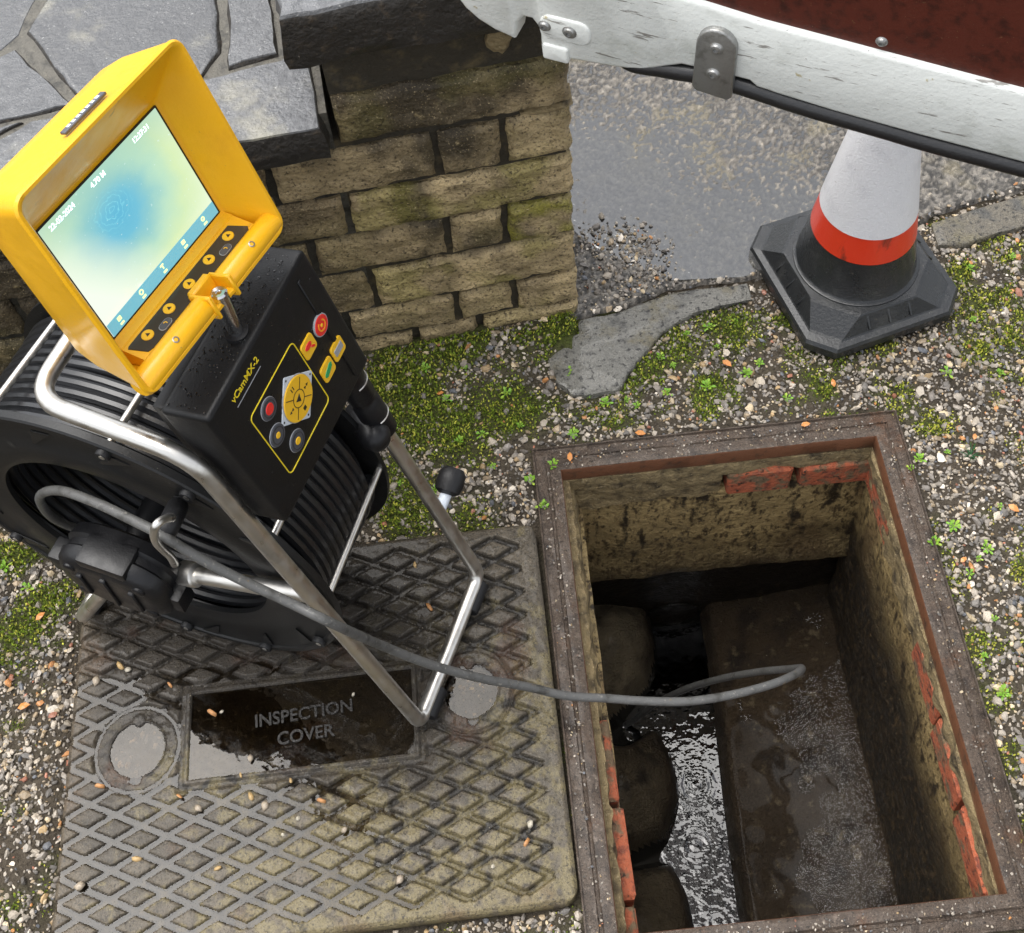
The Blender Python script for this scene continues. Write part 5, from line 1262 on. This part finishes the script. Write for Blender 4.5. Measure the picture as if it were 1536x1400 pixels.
# screen
m = bpy.data.materials.new('screen'); m.use_nodes = True; nt = m.node_tree; N = nt.nodes; L = nt.links; bs = N['Principled BSDF']; MATS['screen'] = m
tc = N.new('ShaderNodeTexCoord')
def mathn(op, a, b=None):
    n_ = N.new('ShaderNodeMath'); n_.operation = op
    for i, q in enumerate((a, b)):
        if q is None: continue
        if isinstance(q, (int, float)): n_.inputs[i].default_value = q
        else: L.new(q, n_.inputs[i])
    return n_.outputs[0]
sepu = N.new('ShaderNodeSeparateXYZ'); uvn = N.new('ShaderNodeAttribute'); uvn.attribute_name = 'suv'; L.new(uvn.outputs['Vector'], sepu.inputs[0])
su, sv_ = sepu.outputs[0], sepu.outputs[1]
nz = N.new('ShaderNodeTexNoise'); nz.inputs['Scale'].default_value = 5; nz.inputs['Detail'].default_value = 5; L.new(uvn.outputs['Vector'], nz.inputs['Vector'])
nz2 = N.new('ShaderNodeTexNoise'); nz2.inputs['Scale'].default_value = 38; nz2.inputs['Detail'].default_value = 6; L.new(uvn.outputs['Vector'], nz2.inputs['Vector'])
ddx = mathn('SUBTRACT', su, .44); ddy = mathn('SUBTRACT', sv_, .63)
r2 = mathn('SQRT', mathn('ADD', mathn('MULTIPLY', ddx, ddx), mathn('MULTIPLY', mathn('MULTIPLY', ddy, ddy), .8)))
r2 = mathn('ADD', r2, mathn('MULTIPLY', mathn('SUBTRACT', nz.outputs['Fac'], .5), .16))
rp_ = N.new('ShaderNodeValToRGB'); L.new(r2, rp_.inputs[0])
els = rp_.color_ramp.elements; els[0].position = .0; els[0].color = (.13, .50, .70, 1); els[1].position = .13; els[1].color = (.17, .54, .70, 1)
for ps, cl_ in ((.24, (.30, .62, .62, 1)), (.36, (.52, .78, .58, 1)), (.50, (.68, .86, .50, 1)), (.75, (.82, .96, .72, 1))):
    e_ = els.new(ps); e_.color = cl_
mx = N.new('ShaderNodeMix'); mx.data_type = 'RGBA'; L.new(rp_.outputs[0], mx.inputs['A'])
wfac = mathn('MULTIPLY', mathn('SUBTRACT', mathn('SUBTRACT', .62, mathn('MULTIPLY', su, .9)), mathn('MULTIPLY', sv_, .55)), 2.6)
cl2 = N.new('ShaderNodeClamp'); L.new(wfac, cl2.inputs[0]); L.new(cl2.outputs[0], mx.inputs['Factor']); mx.inputs['B'].default_value = (.92, 1.0, .86, 1)
mx3 = N.new('ShaderNodeMix'); mx3.data_type = 'RGBA'; L.new(mx.outputs['Result'], mx3.inputs['A']); mx3.inputs['B'].default_value = (.35, .62, .52, 1)
tfac = mathn('MULTIPLY', mathn('SUBTRACT', sv_, .70), 1.9); cl3 = N.new('ShaderNodeClamp'); L.new(tfac, cl3.inputs[0]); L.new(cl3.outputs[0], mx3.inputs['Factor'])
mx2 = N.new('ShaderNodeMix'); mx2.data_type = 'RGBA'; L.new(mx3.outputs['Result'], mx2.inputs['A']); mx2.inputs['B'].default_value = (.80, 1.0, .95, 1)
sp_ = N.new('ShaderNodeMapRange'); sp_.inputs['From Min'].default_value = .66; sp_.inputs['From Max'].default_value = .74; sp_.inputs['To Max'].default_value = .75; L.new(nz2.outputs['Fac'], sp_.inputs['Value']); L.new(sp_.outputs[0], mx2.inputs['Factor'])
wv = N.new('ShaderNodeTexWave'); wv.wave_type = 'RINGS'; wv.rings_direction = 'Z'; wv.inputs['Scale'].default_value = 9; wv.inputs['Distortion'].default_value = 7; wv.inputs['Detail'].default_value = 3; wv.inputs['Detail Scale'].default_value = 2.2
vs = N.new('ShaderNodeVectorMath'); vs.operation = 'SUBTRACT'; vs.inputs[1].default_value = (.42, .70, 0); L.new(uvn.outputs['Vector'], vs.inputs[0]); L.new(vs.outputs[0], wv.inputs['Vector'])
ra_ = N.new('ShaderNodeMapRange'); ra_.inputs['From Min'].default_value = .86; ra_.inputs['From Max'].default_value = 1.0; L.new(wv.outputs['Fac'], ra_.inputs['Value'])
rl_ = N.new('ShaderNodeVectorMath'); rl_.operation = 'LENGTH'; L.new(vs.outputs[0], rl_.inputs[0])
rm_ = N.new('ShaderNodeMapRange'); rm_.inputs['From Min'].default_value = .17; rm_.inputs['From Max'].default_value = .06; L.new(rl_.outputs['Value'], rm_.inputs['Value'])
gl_ = mathn('MULTIPLY', mathn('MULTIPLY', ra_.outputs[0], rm_.outputs[0]), mathn('MULTIPLY', nz2.outputs['Fac'], .75))
mx5 = N.new('ShaderNodeMix'); mx5.data_type = 'RGBA'; L.new(mx2.outputs['Result'], mx5.inputs['A']); mx5.inputs['B'].default_value = (.35, .95, 1.0, 1); L.new(gl_, mx5.inputs['Factor'])
bs.inputs['Base Color'].default_value = (.01, .01, .012, 1); bs.inputs['Roughness'].default_value = .12
L.new(mx5.outputs['Result'], bs.inputs['Emission Color']); bs.inputs['Emission Strength'].default_value = .37
sw, sh = .1455, .1075
v_ = mp([[-sw / 2, -sh / 2, .0018], [sw / 2, -sh / 2, .0018], [sw / 2, sh / 2, .0018], [-sw / 2, sh / 2, .0018], [-sw / 2, -sh / 2, .0003], [sw / 2, -sh / 2, .0003], [sw / 2, sh / 2, .0003], [-sw / 2, sh / 2, .0003]])
scr = obj('screen', v_, [[0, 1, 2, 3], [4, 5, 1, 0], [5, 6, 2, 1], [6, 7, 3, 2], [7, 4, 0, 3]], 'screen', mon, smoothing=False)
at = scr.data.attributes.new('suv', 'FLOAT_VECTOR', 'POINT'); at.data.foreach_set('vector', np.array([(0, 0, 0), (1, 0, 0), (1, 1, 0), (0, 1, 0)] * 2, float).ravel())
v_, f_ = loft([mring(-sw / 2 - .002, sw / 2 + .002, -sh / 2 - .002, sh / 2 + .002, .0008, .0004, 1), mring(-sw / 2 - .002, sw / 2 + .002, -sh / 2 - .002, sh / 2 + .002, .0008, .0014, 1), mring(-sw / 2 - .0002, sw / 2 + .0002, -sh / 2 - .0002, sh / 2 + .0002, .0003, .0014, 1)])
obj('screen_border', v_, f_, 'print_black', scr, smoothing=False)
obj('menu_bar', *slab2d(np.array([(-sw / 2, -sh / 2), (sw / 2, -sh / 2), (sw / 2, -sh / 2 + .0115), (-sw / 2, -sh / 2 + .0115)]), .0018, .00205, mfr, .00005), 'screen_bar', scr, smoothing=False)
for i, kx in enumerate((-.060, -.031, -.002, .027, .0555)):
    yb = -sh / 2 + .0075
    if i == 1: o_ = ringp((kx, yb), .0014, .0024, .0024, mfr, 'screen_icon', 'menu_icon', scr)
    elif i == 4: o_ = ringp((kx, yb), .0010, .0021, .0024, mfr, 'screen_icon', 'menu_icon', scr)
    elif i == 2: obj('menu_icon', *slab2d(np.array([(kx - .0022, yb + .0022), (kx - .0022, yb + .0008), (kx - .0004, yb + .0008), (kx - .0004, yb - .002), (kx + .0008, yb - .002), (kx + .0008, yb + .0008), (kx + .0022, yb + .0014), (kx + .0016, yb + .0024)])[::-1], .002, .0024, mfr, .00005), 'screen_icon', scr, smoothing=False)
    else: obj('menu_icon', *slab2d(rrect(kx - .0021, kx + .0021, yb - .0018, yb + .0018, .0005, 2), .002, .0024, mfr, .00005), 'screen_icon', scr, smoothing=False)
    obj('menu_caption', *slab2d(rrect(kx - .0020, kx + .0024, yb - .0056, yb - .0038, .0003, 1), .002, .0024, mfr, .00005), 'screen_icon', scr, smoothing=False)
for s, x, y in (('22-02-2024', -.0500, .0485), ('4.70 M', -.0070, .0480), ('12:37:31', .0480, .0480)):
    v_, f_ = text_vf(s, mfr, x + .0003, y - .0004, .0062, .0002, .0018, bold=.00022); obj('readout_shade', v_, f_, 'screen_text_shade', scr, smoothing=False)
    v_, f_ = text_vf(s, mfr, x, y, .0062, .0002, .0021, bold=.0001); obj('readout', v_, f_, 'screen_text', scr, smoothing=False)

for o in bpy.data.objects:
    if '_o' in o: del o['_o']
    if o.type == 'MESH' and o.parent is not None and o.parent.type == 'MESH':
        pass
bpy.context.view_layer.update()
